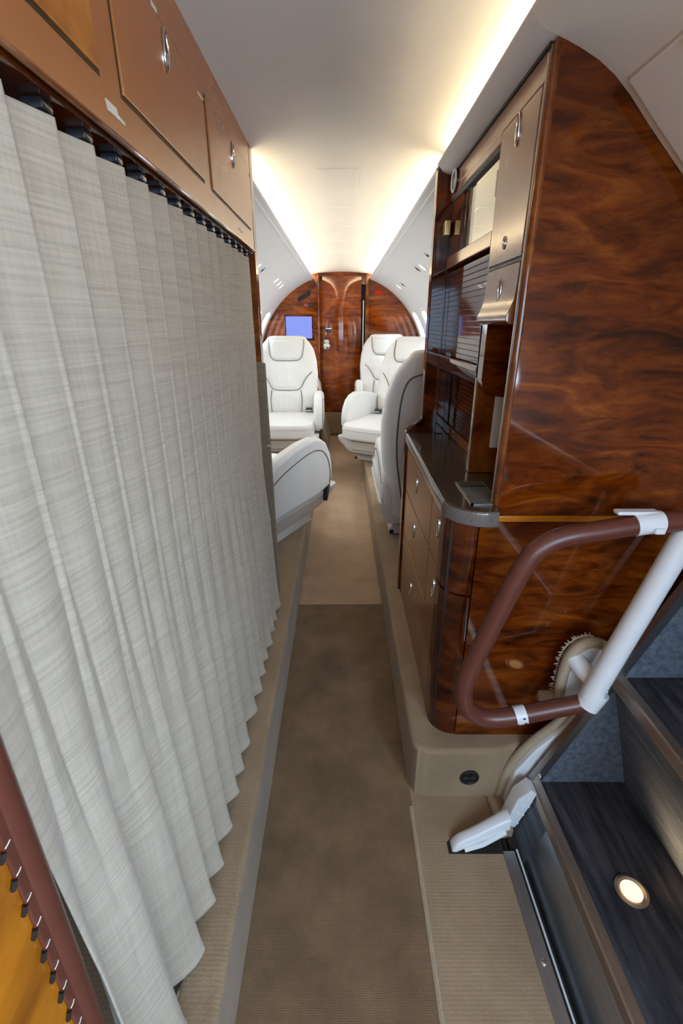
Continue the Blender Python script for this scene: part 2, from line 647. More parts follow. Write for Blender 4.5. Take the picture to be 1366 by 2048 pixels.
wl = side_wall(-1, 1.68, YA, 'wall_left', 'white curved cabin side wall beside the left seats', WIN_Y)
wr = side_wall(1, 1.70, YA, 'wall_right', 'white curved cabin side wall beside the right seats', WIN_Y)
wlf = side_wall(-1, YF, 1.68, 'wall_left_entrance', 'side wall behind the curtain', [])
ENT = [(0.335, 1.612), (0.352, 1.606), (0.372, 1.598), (0.404, 1.583), (0.432, 1.565), (0.462, 1.540), (0.503, 1.500), (0.576, 1.433), (0.66, 1.335), (0.74, 1.20), (0.80, 1.05), (0.85, 0.85), (0.88, 0.6), (0.90, 0.2), (0.90, -0.10)]
LIPP = [(0.460, 1.66), (0.460, 1.624), (0.315, 1.628), (0.300, 1.645), (0.292, 1.650), (0.288, 1.645), (0.2905, 1.640), (0.304, 1.626), (0.318, 1.619)]
m = MB()
m.loft([[(x, y, z) for x, z in LIPP + ENT] for y in (YF, 0.0, 0.94)], closed=False)
wrf = struct(m.build('wall_right_entrance', M['ceiling'], smooth=30), 'white curved wall over the folded stairs')

# windows: reveal frame + daylight pane
k = 0
for sx, wall in ((-1, wl), (1, wr)):
    for wy in WIN_Y:
        k += 1
        m = MB()
        rings = []
        n = 32
        am, ah = (WIN_A0 + WIN_A1) / 2, (WIN_A1 - WIN_A0) / 2
        for (gy, ga, off) in ((1.16, 1.16, -0.003), (1.10, 1.12, -0.010), (0.98, 0.98, -0.006), (0.86, 0.86, 0.05), (0.84, 0.84, 0.075)):
            ring = []
            for i in range(n):
                t = 2 * math.pi * i / n
                cx = math.copysign(abs(math.cos(t)) ** 0.55, math.cos(t))
                cz = math.copysign(abs(math.sin(t)) ** 0.55, math.sin(t))
                ring.append(wall_pt(sx, am + cz * ah * ga, wy + cx * WIN_HW * gy, off))
            rings.append(ring)
        m.loft(rings, cap=False)
        w = struct(m.build('window_%d' % k, M['side']), 'oval cabin window with white surround')
        m = MB()
        m.v += rings[-1]
        m.f.append(tuple(range(n)))
        m.build('pane', M['cabin_day'], w)

# cockpit end behind the entrance: dark wall with windscreen, and an added glowing side pane
m = MB()
for (x0, x1, z0, z1) in ((-0.9, 0.9, -0.05, 0.98), (-0.9, 0.9, 1.50, 1.75), (-0.9, -0.75, 0.98, 1.50), (0.75, 0.9, 0.98, 1.50), (-0.03, 0.03, 0.98, 1.50)):
    m.box(x0, x1, YF - 0.03, YF, z0, z1)
struct(m.build('wall_cockpit', M['plastic_grey']), 'grey cockpit end wall')
for q, (x0, x1) in enumerate(((-0.75, -0.03), (0.03, 0.75))):
    m = MB()
    m.rbox(x0 + 0.01, x1 - 0.01, YF - 0.02, YF - 0.01, 0.99, 1.49, 0.003, 1)
    struct(m.build('window_%d' % (k + 1 + q), M['cockpit_day']), 'cockpit windscreen pane')
# added glowing pane in a window frame, out of view, lights the curtain
def ent_x(z):
    for (xa, za), (xb, zb) in zip(ENT, ENT[1:]):
        if zb <= z <= za:
            return xa + (xb - xa) * (za - z) / (za - zb)
    return 0.9


m = MB()
rings = []
for (g, off) in ((1.12, 0.0), (1.08, 0.014), (0.97, 0.010), (0.93, 0.004)):
    ring = []
    for q in range(32):
        a = 2 * math.pi * q / 32
        z = 1.13 + 0.24 * g * math.copysign(abs(math.sin(a)) ** 0.5, math.sin(a))
        ring.append((ent_x(z) - off, -0.62 + 0.32 * g * math.copysign(abs(math.cos(a)) ** 0.5, math.cos(a)), z))
    rings.append(ring)
m.loft(rings, cap=False)
w = struct(m.build('window_%d' % (k + 3), M['side']), 'added glowing pane ahead of the entrance, lighting the curtain')
m = MB()
ctr = (ent_x(1.13) - 0.006, -0.62, 1.13)
m.v += [ctr] + rings[-1]
m.f += [(0, 1 + q, 1 + (q + 1) % 32) for q in range(32)]
m.build('pane', M['side_fill'], w)


# ------------------------------------------------------------------ aft bulkhead
def arch_clip(x0, x1, z0, n=28):
    """outline of a bulkhead piece: from z0 up to the cabin contour between x0 and x1"""
    pts = [(x0, z0), (x1, z0)]
    for i in range(n + 1):
        x = x1 + (x0 - x1) * i / n
        r = RC + 0.015
        z = ZC + math.sqrt(max(r * r - x * x, 0)) if abs(x) > LIP_X + 0.02 else ceil_z(x) + 0.01
        if abs(x) < 0.44 and abs(x) > LIP_X + 0.02:
            z = max(z, ceil_z(x) + 0.01)
        pts.append((x, z))
    return pts


wa = bpy.data.objects.new('wall_aft', None)
col.objects.link(wa)
ORG[wa.name] = Vector((0, 0, 0))
struct(wa, 'glossy red-brown wood bulkhead at the end of the cabin')
m = MB(); m.prism(arch_clip(-0.89, -0.245, 0.0), YA - 0.02, YA + 0.03, 'y'); m.build('panel', M['bulk'], wa)
m = MB(); m.prism(arch_clip(0.262, 0.89, 0.0), YA - 0.02, YA + 0.03, 'y'); m.build('panel', M['bulk'], wa)
m = MB(); m.box(-0.9, 0.9, YA + 0.09, YA + 0.11, -0.05, 1.75); m.build('backing', M['dark'], wa)
m = MB(); m.prism(arch_clip(-0.25, 0.27, 1.585), YA + 0.05, YA + 0.08, 'y'); m.build('header', M['bulk'], wa)
for x0, x1 in ((-0.250, -0.232), (0.252, 0.285)):
    m = MB(); m.rbox(x0, x1, YA - 0.05, YA + 0.05, 0.26, ceil_z(x0) + 0.006, 0.005, 2); m.build('post', M['trim_wood'], wa)
m = MB(); m.rbox(0.226, 0.238, YA - 0.015, YA + 0.02, 0.95, 1.43, 0.003, 2); m.build('edge_strip', M['leather'], wa, label='pale vertical strip beside the door')
m = MB(); m.rbox(-0.245, 0.262, YA - 0.03, YA + 0.03, 0.0, 0.262, 0.006, 2); m.build('kick_panel', M['carpet'], wa, label='beige panel below the door')
m = MB(); m.rbox(-0.245, 0.262, YA - 0.045, YA - 0.025, 0.0, 0.03, 0.004, 2); m.build('threshold', M['piping'], wa)
# bowed door
d = bpy.data.objects.new('door_1', None)
col.objects.link(d)
ORG[d.name] = Vector((0, 0, 0))
struct(d, 'bowed glossy wood lavatory door at the end of the aisle')
m = MB()
n = 14
rings = []
for i in range(n + 1):
    x = -0.232 + 0.44 * i / n
    t = (x + 0.012) / 0.22
    y = YA + 0.022 - 0.028 * (1 - t * t)
    rings.append([(x, y + 0.004 * math.sin(z * 5), z) for z in [0.262 + (1.66 - 0.262) * j / 16 for j in range(17)]] + [(x, y + 0.02, 1.66), (x, y + 0.02, 0.262)])
m.loft(rings)
m.build('door_panel', M['bulk'], d, smooth=60)
m = MB(); m.disc((-0.163, YA - 0.006, 0.978), (0, -1, 0), 0.033, 0.012, dome=0.01); lk = m.build('lock', M['chrome'], d, label='round chrome lock')
m = MB(); m.ringdisc((-0.163, YA - 0.012, 0.978), (0, -1, 0), 0.040, 0.032, 0.010); m.build('lock_rim', M['steel'], lk)
m = MB(); m.prism([(-0.192, 1.012), (-0.134, 1.012), (-0.142, 1.042), (-0.184, 1.042)], YA - 0.014, YA + 0.004, 'y'); m.build('placard', M['paper'], d, label='small white placard above the lock')
m = MB(); m.rbox(-0.172, -0.108, YA - 0.018, YA + 0.004, 1.118, 1.150, 0.006, 2); ob = m.build('latch_plate', M['black'], d)
m = MB(); m.rbox(-0.172, -0.108, YA - 0.021, YA - 0.012, 1.150, 1.158, 0.002, 1); m.build('plate_rim', M['chrome'], ob)

# things on the bulkhead
t = thing('cabin_monitor', 'flat screen glowing lavender blue on the wood bulkhead', 'monitor', (-0.452, YA - 0.02, 1.04))
m = MB(); m.rbox(-0.612, -0.292, YA - 0.032, YA - 0.019, 1.035, 1.294, 0.006, 2); m.build('bezel', M['burl_dark'], t)
m = MB(); m.box(-0.590, -0.315, YA - 0.0345, YA - 0.0315, 1.056, 1.274); m.build('screen', M['tv'], t, label='plain lavender screen')
t = thing('speaker_grille', 'black louvred grille on the wood bulkhead above the monitor', 'grille', (-0.395, YA - 0.02, 1.42))
gd = Vector((0.14, 0, 0.076)).normalized()
gp = Vector((-gd.z, 0, gd.x))
gc = Vector((-0.392, YA - 0.022, 1.466))
m = MB(); m.prism([((gc + gd * a + gp * b).x, (gc + gd * a + gp * b).z) for a, b in ((-0.08, -0.022), (0.07, -0.022), (0.085, 0.022), (-0.065, 0.022))], YA - 0.026, YA - 0.018, 'y'); m.build('backing', M['dark'], t)
for i in range(9):
    a = -0.062 + i * 0.0155
    p0, p1 = gc + gd * a - gp * 0.018 + Vector((0, -0.005, 0)), gc + gd * (a + 0.008) + gp * 0.018 + Vector((0, -0.005, 0))
    m = MB(); m.tube([p0, p1], 0.003, 6); m.build('slat', M['black'], t)
t = thing('door_camera', 'small black device with a red light on the bulkhead', 'device', (-0.345, YA - 0.02, 1.36))
m = MB(); m.rbox(-0.355, -0.300, YA - 0.045, YA - 0.019, 1.364, 1.404, 0.008, 3); m.build('body', M['black'], t)
m = MB(); m.prism([(-0.395, 1.392), (-0.362, 1.378), (-0.358, 1.40), (-0.385, 1.404)], YA - 0.03, YA - 0.019, 'y'); m.build('red_lens', M['red'], t)
m = MB(); m.tube([(-0.398, YA - 0.028, 1.393), (-0.363, YA - 0.032, 1.371), (-0.356, YA - 0.032, 1.398)], 0.004, 6); m.build('lens_rim', M['chrome'], t)
m = MB(); m.prism([(0.345, 1.487), (0.425, 1.487), (0.428, 1.510), (0.395, 1.528), (0.345, 1.515)], YA - 0.026, YA - 0.018, 'y', 0.002, 1)
tag(m.build('warning_sign', M['red']), 'dim red lit sign on the wood bulkhead beside the door', 'sign')

# ------------------------------------------------------------------ partitions at the cabin entrance
m = MB()
pts = [(-0.268, LEDGE), (-0.268, ceil_z(0.268) + 0.004)] + [(-x, ceil_z(x) + 0.004) for x in (0.35, 0.42, 0.46)] + [(-0.46, 1.50)] + [(-contour(z) - 0.01, z) for z in (1.48, 1.4, 1.25, 1.1, 0.8)] + [(-0.89, LEDGE)]
m.prism(pts, 1.632, 1.684, 'y')
struct(m.build('wall_partition_left', M['trim_wood'], bevel=0.004), 'glossy wood partition at the aft end of the curtain')
m = MB()
pts = [(0.236, LEDGE), (0.236, 0.835), (0.291, 0.885), (0.291, 1.648), (0.33, ceil_z(0.33) + 0.004), (0.46, ceil_z(0.46) + 0.004), (0.46, 1.50)] + [(contour(z) + 0.01, z) for z in (1.48, 1.4, 1.25, 1.1, 0.8)] + [(0.89, LEDGE)]
m.prism(pts, 1.682, 1.725, 'y')
struct(m.build('wall_partition_right', M['burl_dark'], bevel=0.004), 'glossy dark wood partition at the aft end of the galley')

# ------------------------------------------------------------------ overhead cabinet on the left
XV = -0.268
t = thing('overhead_cabinet', 'long glossy brown wood overhead cabinet above the curtain', 'cabinet', (-0.45, 0.5, 1.405))
m = MB(); m.box(-0.62, XV, YF + 0.25, 1.63, 1.405, 1.60)
m.box(-0.46, XV, YF + 0.25, 1.63, 1.60, ceil_z(0.27) + 0.004)
body = m.build('body', M['valance'], t, bevel=0.003)
m = MB(); m.tube([(XV + 0.001, YF + 0.26, 1.406), (XV + 0.001, 1.628, 1.406)], 0.0035, 8); m.build('edge_bead', M['trim_wood'], t)


def latch(parent, c, nx, h=0.026, w=0.009):
    """lens-shaped chrome flush pull on a face whose normal is +-x"""
    c = Vector(c)
    mm = MB()
    rings = []
    n = 24
    prof = [(1.0, 0.0), (1.0, 0.002), (0.92, 0.003), (0.84, 0.002), (0.82, 0.0)]
    for i in range(n + 1):
        a = 2 * math.pi * i / n
        ky = math.sin(a) * w * (abs(math.sin(a)) ** 0.35)
        kz = math.cos(a) * h
        rings.append([c + Vector((nx * hh, ky * q, kz * q)) for q, hh in prof])
    mm.loft(rings, cap=False)
    o = mm.build('latch', M['chrome'], parent)
    mm = MB()
    mm.v += [c + Vector((nx * 0.0012, math.sin(a) * w * 0.86 * (abs(math.sin(a)) ** 0.35), math.cos(a) * h * 0.86)) for a in [2 * math.pi * i / n for i in range(n)]]
    mm.f.append(tuple(range(n)))
    mm.build('recess', M['dark'], o)
    mm = MB()
    mm.rbox(min(c.x + nx * 0.001, c.x + nx * 0.003), max(c.x + nx * 0.001, c.x + nx * 0.003), c.y - w * 0.15, c.y + w * 0.35, c.z - h * 0.58, c.z - h * 0.12, 0.0015, 2)
    mm.build('trigger', M['steel'], o)
    return o


def flush_door(parent, x, nx, y0, y1, z0, z1, mat, gap=0.004, proud=0.0035, r=0.006):
    """door panel lying just proud of a face, with a dark gap round it"""
    mm = MB()
    mm.box(min(x - nx * 0.004, x + nx * 0.0006), max(x - nx * 0.004, x + nx * 0.0006), y0 - gap, y1 + gap, z0 - gap, z1 + gap)
    g = mm.build('door_gap', M['dark'], parent)
    mm = MB()
    mm.rbox(min(x - nx * 0.006, x + nx * proud), max(x - nx * 0.006, x + nx * proud), y0, y1, z0, z1, 0.0022, 2)
    return mm.build('door', mat, parent)


for (y0, y1, ly, mt) in ((0.28, 0.655, None, 'amber'), (0.716, 1.082, 0.905, 'valance'), (1.143, 1.58, 1.37, 'valance')):  # nearest door takes amber wood: its orange light is in the colour
    dr = flush_door(t, XV, 1, y0, y1, 1.458, 1.612, M[mt], gap=0.0035)
    if ly:
        latch(dr, (XV + 0.004, ly, 1.58), 1, 0.027, 0.011)
    else:
        latch(dr, (XV + 0.004, 0.36, 1.58), 1, 0.027, 0.011)
m = MB(); m.prism([(0.664, 1.4375), (0.692, 1.4375), (0.694, 1.432), (0.712, 1.430), (0.712, 1.4265), (0.668, 1.4275)], XV, XV + 0.0008, 'x')
m.build('sticker', M['paper'], t, label='torn white adhesive label')
m = MB(); m.box(XV, XV + 0.0008, 1.40, 1.455, 1.428, 1.434); m.build('sticker', M['paper'], t)
m = MB(); m.box(XV, XV + 0.0008, 0.875, 0.895, 1.616, 1.622); m.build('sticker', M['paper'], t)

# ------------------------------------------------------------------ curtain
t = thing('curtain_rail', 'dark ceiling rail with gliders that carries the curtain', 'rail', (-0.297, 0.9, 1.375))
m = MB(); m.box(-0.315, -0.272, 0.275, 1.63, 1.398, 1.4045); m.build('rail_channel', M['burl_dark'], t)
PL = 0.078
ph = [0.300 + PL * i for i in range(18)]
for i in range(1, 17):
    y = 0.343 + PL * (i) - 0.020
    if y > 1.60:
        break
    m = MB(); m.rbox(-0.302, -0.280, y - 0.010, y + 0.010, 1.388, 1.3985, 0.003, 2); m.build('glider', M['black'], t)
CT = thing('pleated_curtain', 'tall pleated oatmeal curtain hanging along the left side of the aisle', 'curtain', (-0.29, 0.95, 0.19))
Y0C, Y1C = 0.272, 1.600
ny, nz = 560, 60


def curtain_pt(s, w):
    """s along the rail 0..1, w 0 at hem .. 1 at heading"""
    y = Y0C + (Y1C - Y0C) * s
    u = (y - 0.265) / PL
    lean = 0.05 * math.sin(u * 1.7 + 0.6) + 0.09 * math.sin(u * 0.83 + 2.0)
    drift = lean * (1 - w) ** 1.2 * 2.0
    q = (u + drift) % 1.0
    # sharp pressed pleat at the heading, soft round fold at the hem
    saw = q if q < 0.82 else (1 - q) / 0.18 * 0.82
    press = 2 * saw / 0.82 - 1
    soft = 2 * abs(math.sin(math.pi * (q + 0.25))) ** 0.8 - 1
    kk = min(1.0, max(0.0, (w - 0.30) / 0.65))
    prof = lerp(soft, press, kk ** 0.8)
    idx_ = math.floor(u + drift)
    rv = math.sin(idx_ * 12.9898) * 43758.5453
    rv -= math.floor(rv)
    amp = lerp(0.022 + 0.010 * rv, 0.0105, w ** 0.6)
    x = lerp(-0.262 - 0.006 * rv, -0.2895, w ** 0.7) + prof * amp
    yy = y + lerp(0.012, 0.0, w) * math.sin(2 * math.pi * (q + 0.1)) * 0.6
    z = lerp(0.192 + 0.004 * math.sin(u * 2.3), 1.386, w)
    return (x, yy, z)


m = MB()
m.loft([[curtain_pt(i / ny, j / nz) for i in range(ny + 1)] for j in range(nz + 1)], closed=False)
m.build('cloth', M['curtain'], CT, smooth=75, solid=0.002)
m = MB(); m.loft([[Vector(curtain_pt(i / ny, w)) + Vector((0.0012, 0, 0)) for i in range(ny + 1)] for w in (0.0, 0.006, 0.012)], closed=False)
m.build('hem', M['curtain'], CT, smooth=75, solid=0.0015)
# taupe leading edge of the curtain folded round its end
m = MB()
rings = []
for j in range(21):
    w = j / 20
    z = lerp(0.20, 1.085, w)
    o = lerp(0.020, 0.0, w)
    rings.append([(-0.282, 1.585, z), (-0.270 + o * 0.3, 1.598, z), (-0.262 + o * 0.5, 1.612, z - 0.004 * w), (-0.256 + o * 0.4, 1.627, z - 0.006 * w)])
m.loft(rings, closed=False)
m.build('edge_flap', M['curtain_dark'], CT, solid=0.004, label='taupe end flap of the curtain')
m = MB(); m.disc((-0.262, 1.606, 0.80), (1, -0.4, 0), 0.006, 0.006, 12, dome=0.003); m.build('snap', M['chrome'], CT)

# floor tracks under the curtain
t = thing('curtain_track', 'pale metal floor track running beside the curtain hem', 'track', (-0.277, 0.6, LEDGE))
for (x0, x1, h, mt) in ((-0.284, -0.268, 0.004, 'alu'), (-0.300, -0.284, 0.002, 'dark'), (-0.318, -0.300, 0.004, 'alu')):
    m = MB(); m.box(x0, x1, 0.272, 1.63, LEDGE - 0.002, LEDGE + h); m.build('groove' if mt == 'dark' else 'strip', M[mt], t, bevel=0.001)
m = MB(); m.box(-0.270, -0.2675, 0.272, 1.63, LEDGE, LEDGE + 0.008); m.build('edge_bead', M['alu'], t)

# ------------------------------------------------------------------ front wall panel with laced leather edge, lower left
t = thing('closet_panel', 'amber wood panel edged with laced red-brown leather beside the curtain', 'panel', (-0.4, 0.15, LEDGE))
m = MB(); m.box(-0.30, -0.262, -0.8, 0.246, LEDGE, 1.404); m.build('wood_panel', M['amber'], t, bevel=0.003)
m = MB(); m.tube([(-0.270, 0.252, z) for z in [LEDGE + 0.002 + (1.40 - LEDGE) * i / 40 for i in range(41)]], 0.0165, 16); m.build('leather_roll', M['rail'], t, label='red-brown leather roll')
m = MB(); m.rbox(-0.262, -0.2575, 0.233, 0.250, LEDGE, 1.40, 0.002, 2); m.build('leather_strip', M['rail'], t)
for i in range(32):
    z = 0.26 + i * 0.033
    m = MB(); m.tube([(-0.2600, 0.229, z - 0.004), (-0.2588, 0.2305, z), (-0.2585, 0.232, z + 0.004)], 0.0022, 6); m.build('stitch', M['dark'], t)
    m = MB(); m.tube([(-0.2572, 0.233, z + 0.007), (-0.2566, 0.2355, z + 0.008), (-0.2570, 0.239, z + 0.0085)], 0.0006, 5); m.build('thread', M['paper'], t)

# ------------------------------------------------------------------ galley on the right
XG, YG, YB = 0.335, 0.94, 1.682      # aisle face, end panel face, aft end
CTZ = 0.8335                           # counter top height
G = thing('galley_cabinet', 'tall glossy burl wood galley cabinet beside the folded stairs', 'cabinet', (0.6, 1.3, LEDGE))


def arch_pts(x0, x1, off=0.0, n=24):
    return [(x, ZC + math.sqrt((RC - 0.004 + off) ** 2 - x * x)) for x in [x0 + (x1 - x0) * i / n for i in range(n + 1)]]


top = [(x, z + 0.001) for x, z in ENT[:12]]
m = MB(); m.prism([(XG, CTZ - 0.02)] + top + [(0.850, CTZ - 0.02)], YG, YG + 0.022, 'y'); m.build('end_panel', M['burl'], G)
m = MB(); m.prism([(0.306, LEDGE), (0.306, 0.795), (0.875, 0.795), (0.875, LEDGE)], YG + 0.001, YG + 0.022, 'y'); m.build('lower_end_panel', M['burl'], G)
m = MB(); m.rbox(0.336, 0.875, YG - 0.003, YG + 0.02, 0.797, 0.811, 0.002, 2); m.build('trim_strip', M['amber'], G, label='light wood strip across the end panel')
# carcass behind the faces
m = MB()
m.box(0.47, 0.60, YG + 0.02, YB, CTZ + 0.003, 1.55)
m.box(0.345, 0.60, YG + 0.02, YG + 0.026, CTZ - 0.02, 1.55)
m.build('carcass', M['burl_dark'], G)
# rounded corner post at the end panel
m = MB(); m.tube([(XG + 0.003, YG + 0.008, z) for z in (CTZ, 1.0, 1.3, 1.605)], 0.009, 12); m.build('corner_post', M['trim_wood'], G)
m = MB(); m.rbox(XG - 0.006, XG + 0.002, YG + 0.016, YG + 0.021, CTZ, 1.60, 0.0015, 2); m.build('metal_bead', M['bronze'], G)
# header rail under the soffit
m = MB(); m.rbox(XG, 0.47, YG + 0.022, YB, 1.572, 1.612, 0.003, 2); m.build('header_rail', M['base_wood'], G)
m = MB(); m.rbox(XG - 0.004, XG + 0.01, YG + 0.022, YB, 1.612, 1.617, 0.001, 1); m.build('shadow_gap', M['dark'], G)
# narrow column: two doors, then an open niche with a painted reflection
m = MB(); m.rbox(XG, 0.47, YG + 0.022, 1.195, 1.20, 1.572, 0.002, 1); m.build('column_face', M['base_wood'], G)
dr = flush_door(G, XG, -1, 0.974, 1.182, 1.318, 1.566, M['base_wood'])
latch(dr, (XG - 0.004, 1.076, 1.538), -1, 0.027, 0.010)
m = MB(); m.ringdisc((XG - 0.0035, 1.081, 1.353), (-1, 0, 0), 0.012, 0.0085, 0.003, 20, 0.55); m.build('keyhole_ring', M['chrome'], dr)
# lower door with its bulging foot
m = MB(); m.box(XG - 0.0006, XG + 0.004, 0.970, 1.186, 1.202, 1.312); m.build('door_gap', M['dark'], G)
m = MB()
rings = []
for z, o in ((1.308, 0.0035), (1.27, 0.004), (1.245, 0.006), (1.228, 0.012), (1.214, 0.018), (1.206, 0.017), (1.200, 0.010), (1.198, -0.004)):
    rings.append([(XG - o, 0.974, z), (XG - o - 0.0005, 1.078, z), (XG - o, 1.182, z), (XG + 0.012, 1.182, z), (XG + 0.012, 0.974, z)])
m.loft(rings)
dr = m.build('door', M['base_wood'], G, bevel=0.001)
latch(dr, (XG - 0.004, 1.073, 1.264), -1, 0.025, 0.010)
# niche
m = MB(); m.box(0.43, 0.44, YG + 0.022, 1.195, CTZ, 1.20); m.build('niche_back', M['burl_dark'], G)
m = MB(); m.rbox(0.384, 0.416, 1.181, 1.187, 0.902, 1.046, 0.002, 2); m.build('niche_reflection', M['white'], G, label='narrow reflection in the niche, painted white')  # white strip stands for the bright reflection on the divider
m = MB(); m.rbox(XG, 0.43, 1.186, 1.206, CTZ, 1.20, 0.003, 2); m.build('divider', M['trim_wood'], G)
m = MB()
m.prism([(XG, 1.20), (XG, 1.075), (XG + 0.006, 1.055), (XG + 0.02, 1.04), (0.43, 1.03), (0.43, 1.20)], 1.15, 1.200, 'y'); m.build('bracket', M['burl'], G)
# display cabinet with sliding glass
m = MB(); m.rbox(XG, 0.47, 1.195, YB, 1.553, 1.573, 0.002, 1); m.build('rail', M['base_wood'], G)
m = MB(); m.rbox(XG + 0.001, XG + 0.02, 1.20, YB, 1.540, 1.553, 0.002, 1); m.build('slide_channel', M['dark'], G)
m = MB(); m.rbox(XG, 0.47, 1.195, YB, 1.362, 1.395, 0.003, 2); m.build('rail', M['base_wood'], G)
m = MB(); m.box(0.40, 0.41, 1.195, YB, 1.395, 1.553); m.build('display_back', M['burl_dark'], G)
m = MB(); m.rbox(XG + 0.010, XG + 0.014, 1.198, 1.412, 1.395, 1.548, 0.001, 1); gl = m.build('glass_door', M['mirror'], G, label='pale mirrored sliding door')
m = MB(); m.rbox(XG + 0.005, XG + 0.011, 1.212, 1.224, 1.462, 1.512, 0.002, 2); m.build('handle', M['black'], gl)
m = MB(); m.rbox(XG + 0.012, XG + 0.016, 1.412, 1.47, 1.395, 1.548, 0.001, 1); m.build('glass_door', M['smoke_glass'], G, label='olive smoked glass edge')
m = MB(); m.rbox(XG + 0.010, XG + 0.014, 1.472, 1.53, 1.395, 1.548, 0.001, 1); m.build('glass_door', M['mirror'], G)
m = MB(); m.rbox(XG + 0.004, XG + 0.02, 1.53, YB, 1.395, 1.553, 0.002, 1); m.build('side_panel', M['burl_dark'], G)
# upper tambour door: every slat a piece
ns = 17
zt0, zt1 = 1.106, 1.352
m = MB(); m.box(XG + 0.016, XG + 0.024, 1.20, 1.668, zt0, zt1); m.build('tambour_backing', M['amber'], G)
for i in range(ns):
    z0 = lerp(zt0, zt1, i / ns)
    m = MB(); m.rbox(XG + 0.008, XG + 0.018, 1.206, 1.662, z0 + 0.0008, z0 + (zt1 - zt0) / ns - 0.0008, 0.0005, 1); m.build('slat', M['burl_dark'], G)
m = MB(); m.rbox(XG + 0.001, XG + 0.03, YB - 0.02, YB, CTZ, 1.37, 0.002, 1); m.build('aft_stile', M['burl_dark'], G)
m = MB(); m.rbox(XG - 0.002, 0.42, 1.200, YB, 1.088, 1.104, 0.003, 2); m.build('tambour_sill', M['trim_wood'], G)
m = MB(); m.rbox(XG + 0.004, XG + 0.016, 1.52, 1.60, 1.104, 1.118, 0.002, 1); m.build('finger_pull', M['dark'], G)
m = MB(); m.prism([(XG - 0.001, 1.088), (XG + 0.006, 1.062), (XG + 0.02, 1.046), (0.42, 1.036), (0.42, 1.088)], 1.200, YB, 'y'); m.build('sill_apron', M['burl_dark'], G)
# lower tambour (backsplash)
ns = 13
zt0, zt1 = 0.868, 1.034
m = MB(); m.box(0.398, 0.41, 1.206, YB, CTZ, 1.04); m.build('tambour_backing', M['amber'], G)
for i in range(ns):
    z0 = lerp(zt0, zt1, i / ns)
    m = MB(); m.rbox(0.386, 0.399, 1.212, 1.668, z0 + 0.0007, z0 + (zt1 - zt0) / ns - 0.0007, 0.0005, 1); m.build('slat', M['burl_dark'], G)
m = MB(); m.rbox(0.380, 0.399, 1.208, YB, CTZ + 0.001, 0.866, 0.003, 2); m.build('backsplash_rail', M['trim_wood'], G)
m = MB(); m.rbox(0.378, 0.382, 1.34, 1.35, 0.842, 0.850, 0.001, 1); m.build('latch', M['chrome'], G)
# round dial near the soffit and brass catch
dl = thing('wall_gauge', 'small round dial with white rim at the top of the galley', 'gauge', (XG, 1.622, 1.56))
m = MB(); m.disc((XG, 1.622, 1.588), (-1, 0, 0), 0.030, 0.006, 28); m.build('dial_face', M['black'], dl)
m = MB(); m.ringdisc((XG - 0.005, 1.622, 1.588), (-1, 0, 0), 0.030, 0.024, 0.005, 28); m.build('dial_rim', M['white'], dl)
for i in range(4):
    m = MB(); m.rbox(XG - 0.0072, XG - 0.0058, 1.606 + i * 0.009, 1.6075 + i * 0.009, 1.576, 1.596, 0.0004, 1); m.build('dial_mark', M['paper'], dl)
t = thing('door_catch', 'brass hinge catch on the dark wood beside the galley display', 'catch', (XG - 0.005, 1.67, 1.455))
for o in (0, 0.024):
    m = MB(); m.rbox(XG - 0.020, XG - 0.001, 1.636 + o, 1.658 + o, 1.452, 1.492, 0.003, 2); m.build('leaf', M['brass'], t)

# soffit with the cove lip above the galley
m = MB()
pts = [(0.470, 1.612), (XG - 0.004, 1.616), (0.318, 1.619), (0.304, 1.626), (0.2905, 1.640), (0.288, 1.645), (0.292, 1.650), (0.300, 1.645), (0.315, 1.628), (0.470, 1.622)]
m.prism(pts, 0.9392, 1.683, 'y')
struct(m.build('trim_2', M['side'], smooth=50), 'white rounded cove soffit above the galley')

# base cabinet under the counter with its rounded corner
XB = 0.242
B = thing('base_cabinet', 'wooden base cabinet with chrome pulls and rounded corner under the galley counter', 'cabinet', (0.3, 1.3, LEDGE))


def corner_ring(z, off=0.0, r=0.068, n=10):
    ring = [(XB - off, YB, z), (XB - off, YG + r, z)]
    for i in range(1, n + 1):
        a = math.pi / 2 * i / n
        ring.append((XB + r - (r + off) * math.cos(a), YG + 0.002 + r - (r + off) * math.sin(a), z))
    ring += [(0.335, YG + 0.002 - off, z), (0.335, YB, z)]
    return ring


def half_corner(z, off=0.0, r=0.062, n=12):
    ring = [(XB + 0.004, YG + 0.10, z), (XB, YG + 0.10, z), (XB, YG + 0.004 + r, z)]
    for i in range(1, n + 1):
        a = math.pi / 2 * i / n
        ring.append((XB + r - r * math.cos(a), YG + 0.004 + r - r * math.sin(a), z))
    ring += [(XB + r, YG + 0.03, z)]
    return ring


